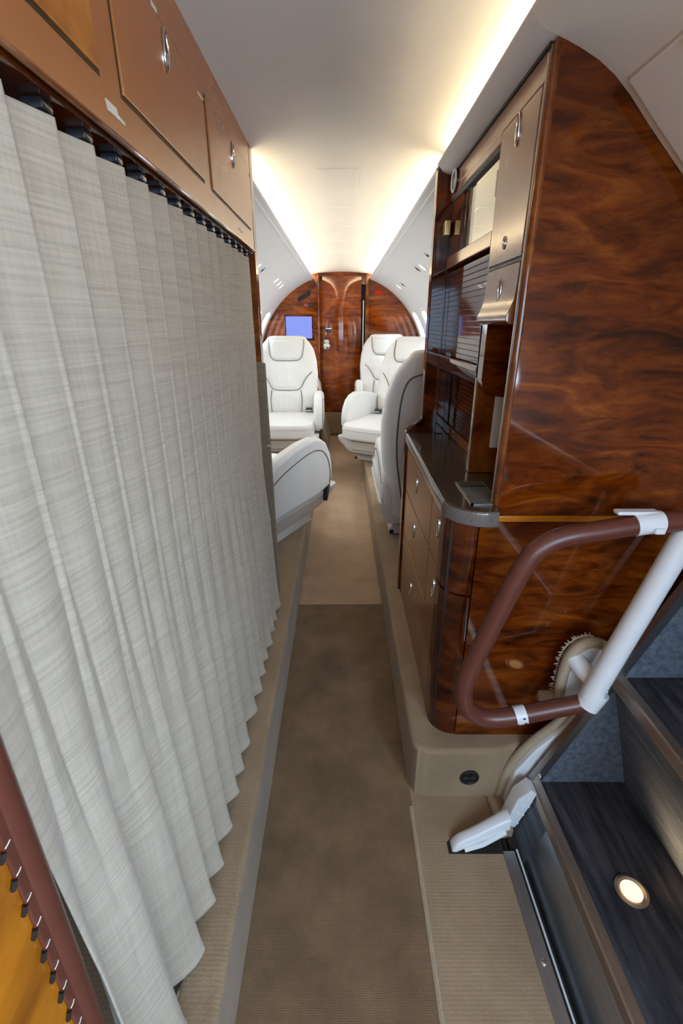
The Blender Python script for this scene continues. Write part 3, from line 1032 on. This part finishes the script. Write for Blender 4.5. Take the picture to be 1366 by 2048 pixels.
m = MB(); m.box(XB + 0.008, 0.47, YG + 0.03, YB, LEDGE + 0.002, 0.79); m.build('carcass', M['dark'], B)
m = MB(); m.loft([half_corner(z) for z in (0.606, 0.70, 0.795)]); m.build('corner_panel', M['burl_dark'], B, smooth=50)
m = MB(); m.loft([half_corner(z) for z in (LEDGE, 0.40, 0.600)]); m.build('corner_panel', M['burl_dark'], B, smooth=50)
doors = [(1.042, 1.158, 0.626, 0.775, 1.046, 0.728), (1.042, 1.158, 0.19, 0.620, 1.060, 0.553), (1.163, 1.655, 0.626, 0.775, 1.42, 0.719),
         (1.163, 1.655, 0.452, 0.620, 1.42, 0.559), (1.163, 1.655, 0.19, 0.446, 1.41, 0.336)]
for (y0, y1, z0, z1, ly, lz) in doors:
    m = MB(); m.rbox(XB, XB + 0.016, y0, y1, z0, z1, 0.002, 2)
    dr = m.build('drawer' if z1 - z0 < 0.2 else 'door', M['base_wood'], B)
    latch(dr, (XB, max(ly, y0 + 0.02), lz), -1, 0.028, 0.010)
m = MB(); m.rbox(XB - 0.001, XB + 0.014, 1.042, YB, 0.780, 0.795, 0.002, 2); m.build('top_rail', M['base_wood'], B)
m = MB(); m.rbox(XB, XB + 0.014, 1.660, YB, LEDGE, 0.79, 0.002, 2); m.build('stile', M['burl_dark'], B)
m = MB(); m.rbox(XB + 0.002, XB + 0.014, 1.042, YB, LEDGE, 0.186, 0.002, 2); m.build('plinth', M['base_wood'], B)

# counter top
C = thing('countertop', 'dark brown stone counter with grey rounded edge', 'countertop', (0.3, 1.3, 0.795))


def counter_ring(z, o):
    r = 0.085
    ring = [(0.40, YB - 0.001, z), (0.236 - o, YB - 0.001, z), (0.230 - o, 1.25, z), (0.228 - o, YG - 0.036 + r, z)]
    for i in range(1, 13):
        a = math.pi / 2 * i / 12
        ring.append((0.228 + r - (r + o) * math.cos(a), YG - 0.036 + r - (r + o) * math.sin(a), z))
    ring += [(0.334, YG - 0.030, z), (0.334, YG + 0.03, z), (0.40, YG + 0.03, z)]
    return ring


m = MB(); m.loft([counter_ring(0.796, -0.008), counter_ring(0.797, -0.003), counter_ring(0.802, 0.001), counter_ring(0.826, 0.001), counter_ring(0.830, -0.001)]); m.build('stone_edge', M['counter_edge'], C, smooth=50)
m = MB(); m.loft([counter_ring(0.829, -0.002), counter_ring(0.8325, -0.004), counter_ring(0.8332, -0.009)]); m.build('stone_top', M['counter'], C, smooth=30)
D = thing('drip_tray', 'small black ribbed drip tray set into the counter', 'tray', (0.32, 1.02, 0.8335))
m = MB()
for (x0, x1, y0, y1) in ((0.283, 0.352, 0.945, 0.951), (0.283, 0.352, 1.098, 1.104), (0.283, 0.288, 0.945, 1.104), (0.347, 0.352, 0.945, 1.104)):
    m.box(x0, x1, y0, y1, 0.8334, 0.8365)
m.build('rim', M['counter_edge'], D)
m = MB(); m.box(0.286, 0.349, 0.948, 1.101, 0.8333, 0.8342); m.build('tray_floor', M['dark'], D)
for i in range(15):
    y = 0.955 + i * 0.0072
    m = MB(); m.rbox(0.288, 0.347, y, y + 0.0032, 0.8342, 0.8368, 0.0008, 1); m.build('rib', M['piping'], D)
m = MB(); m.rbox(0.288, 0.347, 1.066, 1.098, 0.8342, 0.8375, 0.001, 1); m.build('tray_lid', M['dark'], D)

# ------------------------------------------------------------------ entrance: door lining, folded stairs, handrail
def ent_line(i0, i1, k0, off):
    pts = [Vector((x, 0, z)) for x, z in ENT[i0:i1]]
    pts[0] = pts[0].lerp(pts[1], k0)
    out = []
    for i, p in enumerate(pts):
        d_ = (pts[min(i + 1, len(pts) - 1)] - pts[max(i - 1, 0)]).normalized()
        out.append(p + Vector((d_.z, 0, -d_.x)) * off)
    return out


# raised lining panel of the entrance door, with a recessed joint round it
inner, outer = ent_line(4, 13, 0.5, 0.006), ent_line(4, 13, 0.5, -0.004)
m = MB()
m.loft([[(p.x, y, p.z) for p in inner] + [(p.x, y, p.z) for p in reversed(outer)] for y in (-0.34, 0.918)])
d = struct(m.build('door_2', M['ceiling'], bevel=0.003, smooth=30), 'white raised lining panel of the entrance door')
jt, jo = ent_line(4, 13, 0.40, 0.0012), ent_line(4, 13, 0.40, -0.004)
m = MB()
m.loft([[(p.x, y, p.z) for p in jt] + [(p.x, y, p.z) for p in reversed(jo)] for y in (-0.342, 0.922)])
m.build('panel_joint', M['plastic_grey'], d, smooth=30)
m = MB(); m.disc((0.452, 0.775, 1.548), (-0.6, 0, -0.8), 0.008, 0.010, 16, dome=0.004)
m.build('stop_button', M['black'], d)

S = thing('folded_airstair', 'folded entrance stairs with dark carpet and bronze step edges', 'stairs', (0.62, 0.25, -0.04))
SY0, SY1 = -0.40, 0.85
# (x, z) of the three step edges
N1, N2, N3 = (0.487, 0.114), (0.625, 0.450), (0.763, 0.786)


def nosing(p, q, name='nosing'):
    """bronze angle along the step edge"""
    mm = MB()
    mm.prism([(p[0] - 0.004, p[1] - 0.022), (p[0] - 0.003, p[1] + 0.004), (p[0] + 0.001, p[1] + 0.0065), (p[0] + 0.020, p[1] + 0.0065), (p[0] + 0.022, p[1] + 0.003), (p[0] + 0.003, p[1] + 0.001), (p[0] + 0.001, p[1] - 0.022)], SY0, SY1 + 0.002, 'y')
    return mm.build(name, M['bronze'], S, smooth=30)


def slab(poly, mat, name, y0=SY0, y1=SY1):
    mm = MB()
    mm.prism(poly, y0, y1, 'y')
    return mm.build(name, mat, S, smooth=30)


slab([(0.489, 0.100), (0.730, 0.100), (0.730, 0.112), (0.489, 0.112)], M['step'], 'tread')
slab([(0.627, 0.434), (0.868, 0.434), (0.868, 0.446), (0.627, 0.446)], M['step'], 'tread')
slab([(0.728, 0.100), (0.742, 0.100), (0.641, 0.440), (0.626, 0.440)], M['step_blue_lit'], 'riser')
slab([(0.864, 0.434), (0.877, 0.434), (0.779, 0.770), (0.764, 0.770)], M['step_blue_lit'], 'riser')
slab([(0.447, -0.030), (0.459, -0.030), (0.498, 0.100), (0.486, 0.100)], M['steel'], 'lower_fascia', SY0, 0.735)
slab([(0.447, -0.030), (0.459, -0.030), (0.498, 0.100), (0.486, 0.100)], M['step_blue_lit'], 'lower_fascia', 0.735, SY1)
for p in (N1, N2, N3):
    nosing(p, None)
# cheeks closing the far ends of the steps, each edged with metal
for (a, b) in ((N1, N2), (N2, N3)):
    mm = MB()
    mm.prism([a, (a[0] + 0.255, a[1]), (b[0] + 0.03, b[1]), b], SY1 - 0.006, SY1 + 0.006, 'y')
    mm.build('cheek', M['step_blue_lit'], S)
    dv = Vector((b[0] - a[0], 0, b[1] - a[1])).normalized()
    nv = Vector((-dv.z, 0, dv.x))
    p0, p1 = Vector((a[0], 0, a[1])), Vector((b[0], 0, b[1]))
    q = [p0 - nv * 0.016, p1 - nv * 0.016, p1 + nv * 0.004, p0 + nv * 0.004]
    mm = MB()
    mm.prism([(v.x, v.z) for v in q], SY1 - 0.010, SY1 + 0.009, 'y', 0.002, 2)
    mm.build('cheek_edge', M['steel'], S)
for (x, z) in ((0.500, 0.140), (0.612, 0.412), (0.628, 0.428)):
    mm = MB(); mm.disc((x + 0.002, SY1 - 0.010, z), (0, -1, 0), 0.004, 0.003, 12, dome=0.002); mm.build('screw', M['chrome'], S)
# step lamp
mm = MB(); mm.ringdisc((0.598, 0.596, 0.112), (0, 0, 1), 0.032, 0.021, 0.007, 32); lampr = mm.build('lamp_rim', M['bronze'], S)
mm = MB(); mm.disc((0.598, 0.596, 0.112), (0, 0, 1), 0.0215, 0.004, 28, dome=0.002); mm.build('lamp_lens', M['lamp'], S, label='lit warm round step lamp')
sp = bpy.data.lights.new('step_lamp_light', 'SPOT')
sp.energy, sp.color, sp.spot_size, sp.spot_blend, sp.shadow_soft_size = 1.2, (1.0, 0.66, 0.36), R(120), 0.9, 0.01
so = bpy.data.objects.new('step_lamp_light', sp)
so.location = (0.600, 0.596, 0.124)
so.rotation_euler = Vector((0.9, 0.0, 0.65)).to_track_quat('-Z', 'Y').to_euler()
col.objects.link(so)
# riveted white plate at the hinge end
mm = MB(); mm.prism([(0.418, 0.0), (0.448, -0.005), (0.478, 0.085), (0.486, 0.118), (0.470, 0.132), (0.440, 0.098)], 0.806, 0.846, 'y', 0.004, 2); pl = mm.build('hinge_plate', M['white'], S, label='white riveted hinge plate')
for (x, z) in ((0.434, 0.02), (0.450, 0.015), (0.446, 0.05), (0.460, 0.045), (0.456, 0.078), (0.470, 0.075), (0.466, 0.105)):
    mm = MB(); mm.disc((x, 0.807, z), (0, -1, 0), 0.0035, 0.002, 10, dome=0.0015); mm.build('rivet', M['white'], pl)

# metal sill plate and door seal beside the entry carpet
t = thing('door_sill', 'dark steel sill plate with black seal along the entry carpet', 'sill', (0.42, 0.2, -0.03))
m = MB(); m.rbox(0.395, 0.424, -0.55, 0.745, -0.03, 0.004, 0.002, 2); m.build('sill_plate', M['steel'], t)
m = MB(); m.box(0.424, 0.447, -0.55, 0.80, -0.04, -0.022); m.build('gap_floor', M['dark'], t)
m = MB(); m.tube([(0.429, -0.55, -0.014), (0.429, 0.76, -0.014)], 0.004, 8); m.build('seal', M['black'], t)
m = MB(); m.tube([(0.437, -0.55, -0.016), (0.437, 0.76, -0.016)], 0.0025, 8); m.build('pale_bead', M['white'], t)
for y in (0.1, 0.53):
    m = MB(); m.disc((0.409, y, 0.004), (0, 0, 1), 0.0055, 0.002, 14, dome=0.001); m.build('screw', M['chrome'], t)

# white hinge arm rising out of a slot in the carpet
t = thing('hinge_arm', 'white hinge arm rising from a slot in the entry carpet to the stairs', 'hinge', (0.33, 0.77, 0.0))
arm = [(0.270, 0.755, 0.004), (0.288, 0.758, 0.026), (0.335, 0.768, 0.044), (0.385, 0.782, 0.060), (0.416, 0.79, 0.068)]
m = MB()
rings = []
for i, p in enumerate(smooth_path(arm, 5)):
    s_ = i / 20
    hw = lerp(0.014, 0.019, s_)
    hh = lerp(0.010, 0.027, min(1, s_ * 2))
    rings.append([(p.x, p.y - hw, p.z - hh), (p.x, p.y - hw * 0.9, p.z - hh * 0.1), (p.x, p.y - hw * 0.5, p.z + 0.004), (p.x, p.y + hw * 0.5, p.z + 0.004), (p.x, p.y + hw, p.z - hh * 0.1), (p.x, p.y + hw, p.z - hh)])
m.loft(rings)
m.build('arm', M['white'], t, smooth=50)
m = MB(); m.tube([(0.300, 0.742, 0.012), (0.345, 0.748, 0.022), (0.405, 0.768, 0.036)], 0.006, 8); m.build('side_rib', M['white'], t)
m = MB(); m.prism([(0.262, 0.738), (0.395, 0.738), (0.400, 0.80), (0.300, 0.79), (0.262, 0.765)], 0.0, 0.0045, 'z'); m.build('slot', M['dark'], t)

# black round floor fitting on the end of the right ledge
t = thing('floor_vent', 'round black vent cap on the end of the carpeted ledge', 'vent', (0.342, 0.884, 0.045))
m = MB(); m.ringdisc((0.342, 0.8895, 0.075), (0, -1, 0), 0.026, 0.017, 0.006, 28); m.build('rim', M['black'], t)
m = MB(); m.disc((0.342, 0.8895, 0.075), (0, -1, 0), 0.018, 0.003, 24); m.build('cap', M['dark'], t)
for i in range(5):
    a = i * math.pi / 5
    m = MB(); m.tube([(0.342 + 0.016 * math.cos(a), 0.885, 0.075 + 0.016 * math.sin(a)), (0.342 - 0.016 * math.cos(a), 0.885, 0.075 - 0.016 * math.sin(a))], 0.0016, 5); m.build('spoke', M['black'], t)

# white door surround between ledge and stairs, with bound carpet edge
YD = 0.902
edge = [(0.438, -0.03), (0.442, 0.03), (0.456, 0.115), (0.500, 0.195), (0.556, 0.262), (0.575, 0.30)]
m = MB()
m.prism([(x, z) for x, z in edge] + [(0.60, 0.40), (0.62, 0.47), (0.66, 0.50), (0.86, 0.50), (0.86, -0.03)], YD - 0.03, YD + 0.002, 'y')
fr = struct(m.build('trim_3', M['white'], bevel=0.004), 'white painted door surround behind the stairs')
m = MB(); m.tube(smooth_path([(x - 0.006, YD - 0.008, z) for x, z in edge], 8), 0.012, 10); m.build('carpet_binding', M['carpet_trim'], fr)
hump = [(0.536, 0.33), (0.532, 0.40), (0.536, 0.46), (0.552, 0.495), (0.580, 0.512), (0.610, 0.505), (0.632, 0.480)]
m = MB()
m.prism([(x, z) for x, z in hump] + [(0.64, 0.33)], YD - 0.02, YD + 0.012, 'y')
m.build('pivot_housing', M['white'], fr)
m = MB(); m.tube(smooth_path([(x, YD - 0.012, z) for x, z in hump], 8), 0.013, 10); hb = m.build('carpet_binding', M['carpet_trim'], fr)
hp = smooth_path([(x - 0.010, YD + 0.002, z + 0.008) for x, z in hump], 8)
for i, p in enumerate(hp):
    m = MB(); m.tube([p, p + Vector((random.uniform(-0.014, -0.004), -0.004, random.uniform(0.0, 0.014)))], [0.0028, 0.0008], 5); m.build('tuft', M['carpet_trim'], hb)
m = MB(); m.rbox(0.490, 0.545, YD - 0.01, YD + 0.012, 0.325, 0.352, 0.006, 2); m.build('carpet_tab', M['carpet_trim'], fr)

# handrail: leather wrapped loop and white posts
H = thing('folded_handrail', 'red-brown leather wrapped handrail loop folded over the stairs', 'handrail', (0.45, 0.82, 0.33))
YH = 0.82
loop = [(0.70, 0.850), (0.60, 0.846), (0.50, 0.829), (0.44, 0.818), (0.400, 0.800), (0.370, 0.765), (0.337, 0.673), (0.299, 0.547), (0.278, 0.470), (0.277, 0.420), (0.292, 0.378), (0.330, 0.355), (0.385, 0.357), (0.48, 0.380), (0.575, 0.405)]
m = MB(); m.tube(smooth_path([(x, YH, z) for x, z in loop], 10), 0.0205, 16); m.build('leather_loop', M['rail'], H, smooth=60)
m = MB(); m.tube([(0.400, YH, 0.3605), (0.412, YH, 0.3635), (0.424, YH, 0.3665)], 0.0215, 16); sl = m.build('sleeve', M['white'], H, label='white painted sleeve')
for (dx, dz) in ((0.403, 0.353), (0.414, 0.372), (0.420, 0.358)):
    m = MB(); m.rbox(dx - 0.003, dx + 0.003, YH - 0.0225, YH - 0.020, dz - 0.0015, dz + 0.0015, 0.0006, 1); m.build('chip', M['dark'], sl)
m = MB(); m.tube([(0.562, YH, 0.8415), (0.585, YH, 0.8455), (0.612, YH, 0.848)], 0.0222, 16); cp = m.build('coupling', M['white'], H, label='white latch coupling')
m = MB(); m.rbox(0.525, 0.605, YH - 0.004, YH + 0.016, 0.862, 0.870, 0.003, 2); m.build('latch_bar', M['white'], cp)
m = MB(); m.rbox(0.588, 0.608, YH - 0.028, YH - 0.018, 0.833, 0.845, 0.003, 2); m.build('latch_tab', M['white'], cp)
m = MB(); m.tube([(0.560, 0.815, 0.422), (0.596, 0.815, 0.563), (0.629, 0.815, 0.688), (0.669, 0.815, 0.841)], 0.0235, 16); m.build('post', M['white'], H, label='white painted post')
m = MB(); m.tube([(0.580, 0.82, 0.445), (0.562, 0.86, 0.455), (0.548, 0.895, 0.470)], 0.0215, 14); m.build('stub', M['white'], H)
m = MB(); m.tube([(0.556, 0.815, 0.398), (0.574, 0.815, 0.440)], 0.026, 14); m.build('knuckle', M['white'], H)

# ------------------------------------------------------------------ reading lamps and air outlets on the side walls
spots = [(-1, 3.15, 1.521, 'spot', 'lit reading lamp paired with an air outlet on the left cabin wall'),
         (-1, 3.33, 1.520, 'vent', 'round air outlet with dark centre on the left cabin wall'),
         (-1, 4.05, 1.515, 'spot', 'lit reading lamp in the row of three on the left wall'),
         (-1, 4.28, 1.511, 'spot', 'lit reading lamp in the row of three on the left wall'),
         (-1, 4.50, 1.505, 'spot', 'lit reading lamp in the row of three on the left wall'),
         (1, 2.86, 1.545, 'vent', 'lone round air outlet close to the galley partition on the right wall'),
         (1, 3.37, 1.530, 'vent', 'round air outlet touching a lit reading lamp on the right wall'),
         (1, 3.22, 1.525, 'spot', 'lit reading lamp beside the air outlet nearest the galley seat'),
         (1, 4.65, 1.512, 'spot', 'lit reading lamp near the bulkhead on the right cabin wall'),
         (1, 4.37, 1.510, 'vent', 'round air outlet near the bulkhead on the right cabin wall')]
for sx, y, z, kind, lab in spots:
    a = math.asin((z - ZC) / RC)
    c = Vector(wall_pt(sx, a, y, 0.002))
    nrm = Vector((-sx * math.cos(a), 0, -math.sin(a)))
    t = thing('reading_lamp' if kind == 'spot' else 'air_outlet', lab, 'lamp' if kind == 'spot' else 'air vent', c, 0, 'row of three reading lamps' if 'three' in lab else None)
    m = MB(); m.ringdisc(c, nrm, 0.042, 0.026, 0.006, 28); m.build('rim', M['white'], t)
    m = MB(); m.disc(c, nrm, 0.027, 0.004, 24); ln = m.build('lens' if kind == 'spot' else 'nozzle', M['spot'] if kind == 'spot' else M['chrome'], t)
    if kind == 'vent':
        m = MB(); m.disc(c + nrm * 0.004, nrm, 0.010, 0.004, 16); m.build('nozzle_core', M['black'], ln)


# ------------------------------------------------------------------ seats (local frame: facing +y, origin on the ledge)
def backfn(z):
    """centre y, half thickness, half width of the back at height z"""
    t = (z - 0.14) / (0.93 - 0.14)
    yc = interp([(0, -0.275), (0.3, -0.300), (0.6, -0.352), (1, -0.445)], t)
    th = interp([(0, 0.070), (0.25, 0.085), (0.6, 0.075), (0.9, 0.058), (1.0, 0.05)], t)
    hw = interp([(0, 0.200), (0.15, 0.235), (0.4, 0.268), (0.6, 0.276), (0.75, 0.264), (0.86, 0.240), (0.93, 0.205), (1.0, 0.15)], t)
    return yc, th, hw


def surf(x, z, front=True, n=3.0):
    yc, th, hw = backfn(z)
    k = max(0.0, 1 - abs(min(1, abs(x) / hw)) ** n) ** (1 / n)
    return yc + (th * k if front else -th * k)


def make_seat(name, label, group, loc, rz, leather, arm_x=(0.262, 0.330), arm_drop=0.0, aisle=1):
    """aisle: +1 when the aisle lies on the local +x side"""
    L = M[leather]
    t = thing(name, label, 'armchair', loc, rz, group)
    W = dict(world=False)
    # back
    m = MB()
    rings = []
    NR = 30
    for i in range(NR + 1):
        z = 0.14 + (0.905 - 0.14) * i / NR
        yc, th, hw = backfn(z)
        e = 1.0
        if i > NR - 4:
            e = 1 - 0.05 * (i - NR + 4) ** 1.3 * 0.5
        rings.append([(hw * math.copysign(abs(math.cos(a)) ** (2 / 3.0), math.cos(a)), yc + th * e * math.copysign(abs(math.sin(a)) ** (2 / 3.0), math.sin(a)), z) for a in [2 * math.pi * (j + 0.5) / 40 for j in range(40)]])
    last = rings[-1]
    yc, th, hw = backfn(0.905)
    for dz, k in ((0.014, 0.90), (0.023, 0.72), (0.027, 0.45)):
        rings.append([(p[0] * (0.5 + 0.5 * k), yc + (p[1] - yc) * k, 0.905 + dz) for p in last])
    m.loft(rings)
    back = m.build('backrest', L, t, smooth=60, **W)

    def pad(name, x_of, z0, z1, puff, creases=(), mat=L):
        mm = MB()
        nx, nz_ = (44 if creases else 14), 14
        rr = []
        for j in range(nz_ + 1):
            v = -1 + 2 * j / nz_
            row = []
            for i in range(nx + 1):
                u = -1 + 2 * i / nx
                z = lerp(z0, z1, (v + 1) / 2)
                x = x_of(z) * u
                g = (1 - abs(u) ** 5) * (1 - abs(v) ** 5)
                fold = sum(d_ * math.exp(-((x - cx_ - sl_ * v) / 0.008) ** 2) for cx_, sl_, d_ in creases)
                row.append((x, surf(x, z) - 0.006 + (puff + 0.006) * g ** 0.6 - fold * g ** 0.5, z))
            rr.append(row)
        mm.loft(rr, closed=False, cap=False)
        return mm.build(name, mat, back, smooth=60, **W)

    pad('headrest_pad', lambda z: interp([(0.735, 0.105), (0.76, 0.132), (0.80, 0.145), (0.90, 0.152)], z), 0.737, 0.905, 0.016)
    pad('upper_pad', lambda z: interp([(0.49, 0.115), (0.55, 0.145), (0.62, 0.185), (0.73, 0.170)], z), 0.495, 0.730, 0.010, ((-0.018, -0.012, 0.005), (0.020, 0.010, 0.0055), (-0.085, -0.03, 0.003), (0.095, 0.03, 0.003)))
    pad('lumbar_pad', lambda z: interp([(0.28, 0.130), (0.40, 0.135), (0.49, 0.125)], z), 0.285, 0.486, 0.010, ((-0.07, 0.012, 0.004), (-0.02, 0.006, 0.005), (0.03, -0.010, 0.005), (0.075, -0.016, 0.004)))

    def pipe(pts, front=True, r=0.0028, off=0.003):
        mm = MB()
        pp = smooth_path([(x, surf(x, z, front) + (off if front else -off), z) for x, z in pts], 6)
        mm.tube(pp, r, 6)
        return mm.build('piping', M['piping'], back, smooth=60, **W)

    pipe([(0.155, 0.905), (0.150, 0.83), (0.140, 0.775), (0.110, 0.740), (0.05, 0.733), (-0.05, 0.733), (-0.110, 0.740), (-0.140, 0.775), (-0.150, 0.83), (-0.155, 0.905)])
    for s in (-1, 1):
        pipe([(s * 0.0, 0.490), (s * 0.08, 0.492), (s * 0.125, 0.510), (s * 0.155, 0.560), (s * 0.190, 0.610), (s * 0.225, 0.640)])
        pipe([(s * 0.128, 0.49), (s * 0.138, 0.40), (s * 0.130, 0.30)])
    # rear panel outline
    pipe([(-0.155, 0.20), (-0.200, 0.45), (-0.205, 0.65), (-0.185, 0.79), (-0.13, 0.835), (0.0, 0.845), (0.13, 0.835), (0.185, 0.79), (0.205, 0.65), (0.200, 0.45), (0.155, 0.20)], False, 0.004, 0.001)
    # map pocket at the rear
    m = MB()
    rr = []
    for j in range(9):
        z = lerp(0.16, 0.40, j / 8)
        rr.append([(x, surf(x, z, False) - 0.010 - 0.010 * (j / 8), z) for x in [-0.14 + 0.28 * i / 10 for i in range(11)]])
    m.loft(rr, closed=False)
    m.build('map_pocket', L, back, smooth=60, solid=0.006, **W)
    # cushion
    m = MB()
    bm = bmesh.new()
    bmesh.ops.create_grid(bm, x_segments=1, y_segments=1, size=1)
    bm.free()
    rings = []
    for (z, k) in ((0.196, 0.90), (0.200, 0.97), (0.215, 1.0), (0.270, 1.0), (0.292, 0.985), (0.303, 0.95), (0.308, 0.88), (0.312, 0.6), (0.313, 0.3)):
        ring = []
        for j in range(48):
            a = 2 * math.pi * (j + 0.5) / 48
            x = math.copysign(abs(math.cos(a)) ** 0.36, math.cos(a))
            y = math.copysign(abs(math.sin(a)) ** 0.36, math.sin(a))
            hw = 0.268
            ring.append((x * (hw - (1 - k) * 0.15) if k > 0.85 else x * hw * k, 0.09 + y * (0.305 - (1 - k) * 0.15) if k > 0.85 else 0.09 + y * 0.305 * k, z))
        rings.append(ring)
    m.loft(rings)
    cu = m.build('seat_cushion', L, t, smooth=70, **W)
    m = MB()
    m.tube([(0.2705 * math.copysign(abs(math.cos(a)) ** 0.36, math.cos(a)), 0.09 + 0.3075 * math.copysign(abs(math.sin(a)) ** 0.36, math.sin(a)), 0.272) for a in [2 * math.pi * (j + 0.5) / 64 for j in range(64)]], 0.0014, 5, closed=True)
    m.build('cushion_seam', M['grey_leather'], cu, smooth=60, **W)
    # arms
    prof = [(-0.33, 0.205), (-0.345, 0.33), (-0.335, 0.415), (-0.29, 0.462), (-0.18, 0.492), (-0.05, 0.512), (0.06, 0.516), (0.12, 0.503), (0.18, 0.468), (0.222, 0.405), (0.240, 0.335), (0.240, 0.275), (0.215, 0.228), (0.08, 0.205)]
    prof = [(y, z - arm_drop * (z - 0.2) / 0.3) for y, z in prof]
    for s in (-1, 1):
        m = MB()
        a, b = sorted((s * arm_x[0], s * arm_x[1]))
        m.prism(prof, a, b, 'x', 0.024, 4)
        ar = m.build('armrest', L, t, smooth=60, **W)
        # seam of the wrapped pad on the outer face
        xo = s * (arm_x[1] + 0.0008)
        m = MB()
        m.tube(smooth_path([(xo, -0.325, 0.375 - arm_drop), (xo, -0.22, 0.412 - arm_drop), (xo, -0.05, 0.446 - arm_drop), (xo, 0.06, 0.452 - arm_drop), (xo, 0.135, 0.430 - arm_drop), (xo, 0.185, 0.375 - arm_drop * 0.5), (xo, 0.205, 0.30), (xo, 0.195, 0.25)], 5), 0.0026, 6)
        m.build('arm_piping', M['piping'], ar, smooth=60, **W)
        m = MB()
        m.prism([(0.180, 0.232), (0.222, 0.262), (0.210, 0.205), (0.185, 0.150), (0.174, 0.150)], min(s * (arm_x[1] - 0.03), s * (arm_x[1] - 0.004)), max(s * (arm_x[1] - 0.03), s * (arm_x[1] - 0.004)), 'x', 0.004, 2)
        m.build('recline_lever', M['black'], ar, **W)
    # seat pan
    m = MB()
    rings = []
    for z, hx, y0, y1 in ((0.205, 0.305 if arm_x[1] > 0.3 else 0.27, -0.32, 0.345), (0.175, 0.302 if arm_x[1] > 0.3 else 0.265, -0.31, 0.34), (0.085, 0.240, -0.27, 0.300), (0.075, 0.230, -0.26, 0.290)):
        r = 0.04
        ring = []
        for (cx, cy, a0) in ((hx - r, y1 - r, 0), (-hx + r, y1 - r, 90), (-hx + r, y0 + r, 180), (hx - r, y0 + r, 270)):
            for q in range(5):
                a = R(a0 + 22.5 * q)
                ring.append((cx + r * math.cos(a), cy + r * math.sin(a), z))
        rings.append(ring)
    m.loft(rings)
    pan = m.build('seat_pan', M['plastic_grey'] if leather == 'grey_leather' else L, t, smooth=40, **W)
    m = MB()
    for (x0, x1, z0, z1) in ((-0.17, 0.17, 0.178, 0.182), (-0.17, 0.17, 0.098, 0.102), (-0.172, -0.168, 0.098, 0.182), (0.168, 0.172, 0.098, 0.182)):
        m.box(x0, x1, 0.3405 - (0.175 - z0) * 0.44 - 0.004, 0.3420 - (0.175 - z0) * 0.44, z0, z1)
    m.build('drawer_outline', M['piping'], pan, smooth=0, **W)
    m = MB(); m.disc((-0.12, 0.322, 0.140), (0, 1, 0.3), 0.014, 0.008, 16, dome=0.004); m.build('knob', M['white'], pan, **W)
    # pedestal
    m = MB()
    m.loft([[(x, y, z) for x, y in ((hx, hy), (-hx, hy), (-hx, -hy), (hx, -hy))] for z, hx, hy in ((0.080, 0.15, 0.16), (0.03, 0.20, 0.215), (0.0, 0.205, 0.22))])
    m.build('pedestal', M['plastic_grey'], t, smooth=30, bevel=0.006, **W)
    for (x, y) in ((0.19, 0.20), (-0.19, 0.20), (0.19, -0.20), (-0.19, -0.20)):
        m = MB(); m.rbox(x - 0.012, x + 0.012, y - 0.02, y + 0.02, 0.001, 0.022, 0.004, 2); m.build('floor_clamp', M['black'], t, **W)
    # belt buckle
    m = MB(); m.rbox(aisle * 0.20 - 0.028, aisle * 0.20 + 0.028, -0.20, -0.165, 0.312, 0.350, 0.006, 2); bk = m.build('belt_buckle', M['black'], t, **W)
    m = MB(); m.rbox(aisle * 0.20 - 0.024, aisle * 0.20 + 0.024, -0.1665, -0.161, 0.318, 0.332, 0.002, 1); m.build('buckle_plate', M['steel'], bk, **W)
    return t


GRP = None
make_seat('cabin_armchair', 'cream leather seat swivelled towards the aisle just behind the curtain, its back to it', GRP, (-0.448, 2.33, LEDGE), R(-27), 'leather')
make_seat('cabin_armchair', 'cream leather seat facing forward below the lavender monitor', GRP, (-0.485, 3.95, LEDGE), R(180), 'leather', aisle=-1)
make_seat('cabin_armchair', 'grey-shaded cream leather seat seen from behind, next to the galley counter', GRP, (0.455, 2.46, LEDGE), R(0), 'leather', arm_x=(0.200, 0.262), arm_drop=0.06, aisle=-1)
make_seat('cabin_armchair', 'cream leather seat swivelled into the aisle, facing the seat beside the galley', GRP, (0.395, 3.80, LEDGE), R(180 - 31), 'leather')
make_seat('cabin_armchair', 'cream leather seat nearest the wood bulkhead, behind the swivelled seat', GRP, (0.47, 4.78, LEDGE), R(180), 'leather')

# low upholstered side unit by the bulkhead on the left
t = thing('side_console', 'low cream upholstered console with tan top edge by the bulkhead', 'console', (-0.45, 4.75, LEDGE))
m = MB(); m.prism([(-0.70, LEDGE), (-0.225, LEDGE), (-0.215, 0.50), (-0.225, 0.60), (-0.26, 0.66), (-0.36, 0.70), (-0.70, 0.71)], 4.55, 5.30, 'y', 0.012, 3); m.build('body', M['leather'], t, smooth=50)
m = MB(); m.tube(smooth_path([(-0.212, 4.552, 0.585), (-0.222, 4.552, 0.615), (-0.255, 4.552, 0.672), (-0.36, 4.552, 0.712), (-0.66, 4.552, 0.72)], 6), 0.010, 8); m.build('tan_edge', M['amber'], t)
t = thing('carpet_fairing', 'beige carpeted hump beside the aisle in front of the bulkhead', 'fairing', (-0.2, 4.95, 0))
m = MB()
rings = []
for i in range(9):
    k = i / 8
    y = lerp(4.55, 5.33, k)
    h = 0.26 + 0.03 * math.sin(k * math.pi)
    rings.append([(-0.208, y, LEDGE + 0.002), (-0.208, y, h), (-0.200, y, h), (-0.175, y, h - 0.03), (-0.150, y, 0.12), (-0.125, y, 0.001), (-0.195, y, 0.001), (-0.195, y, LEDGE + 0.002)])
m.loft(rings)
m.build('fairing_body', M['carpet'], t, smooth=50)
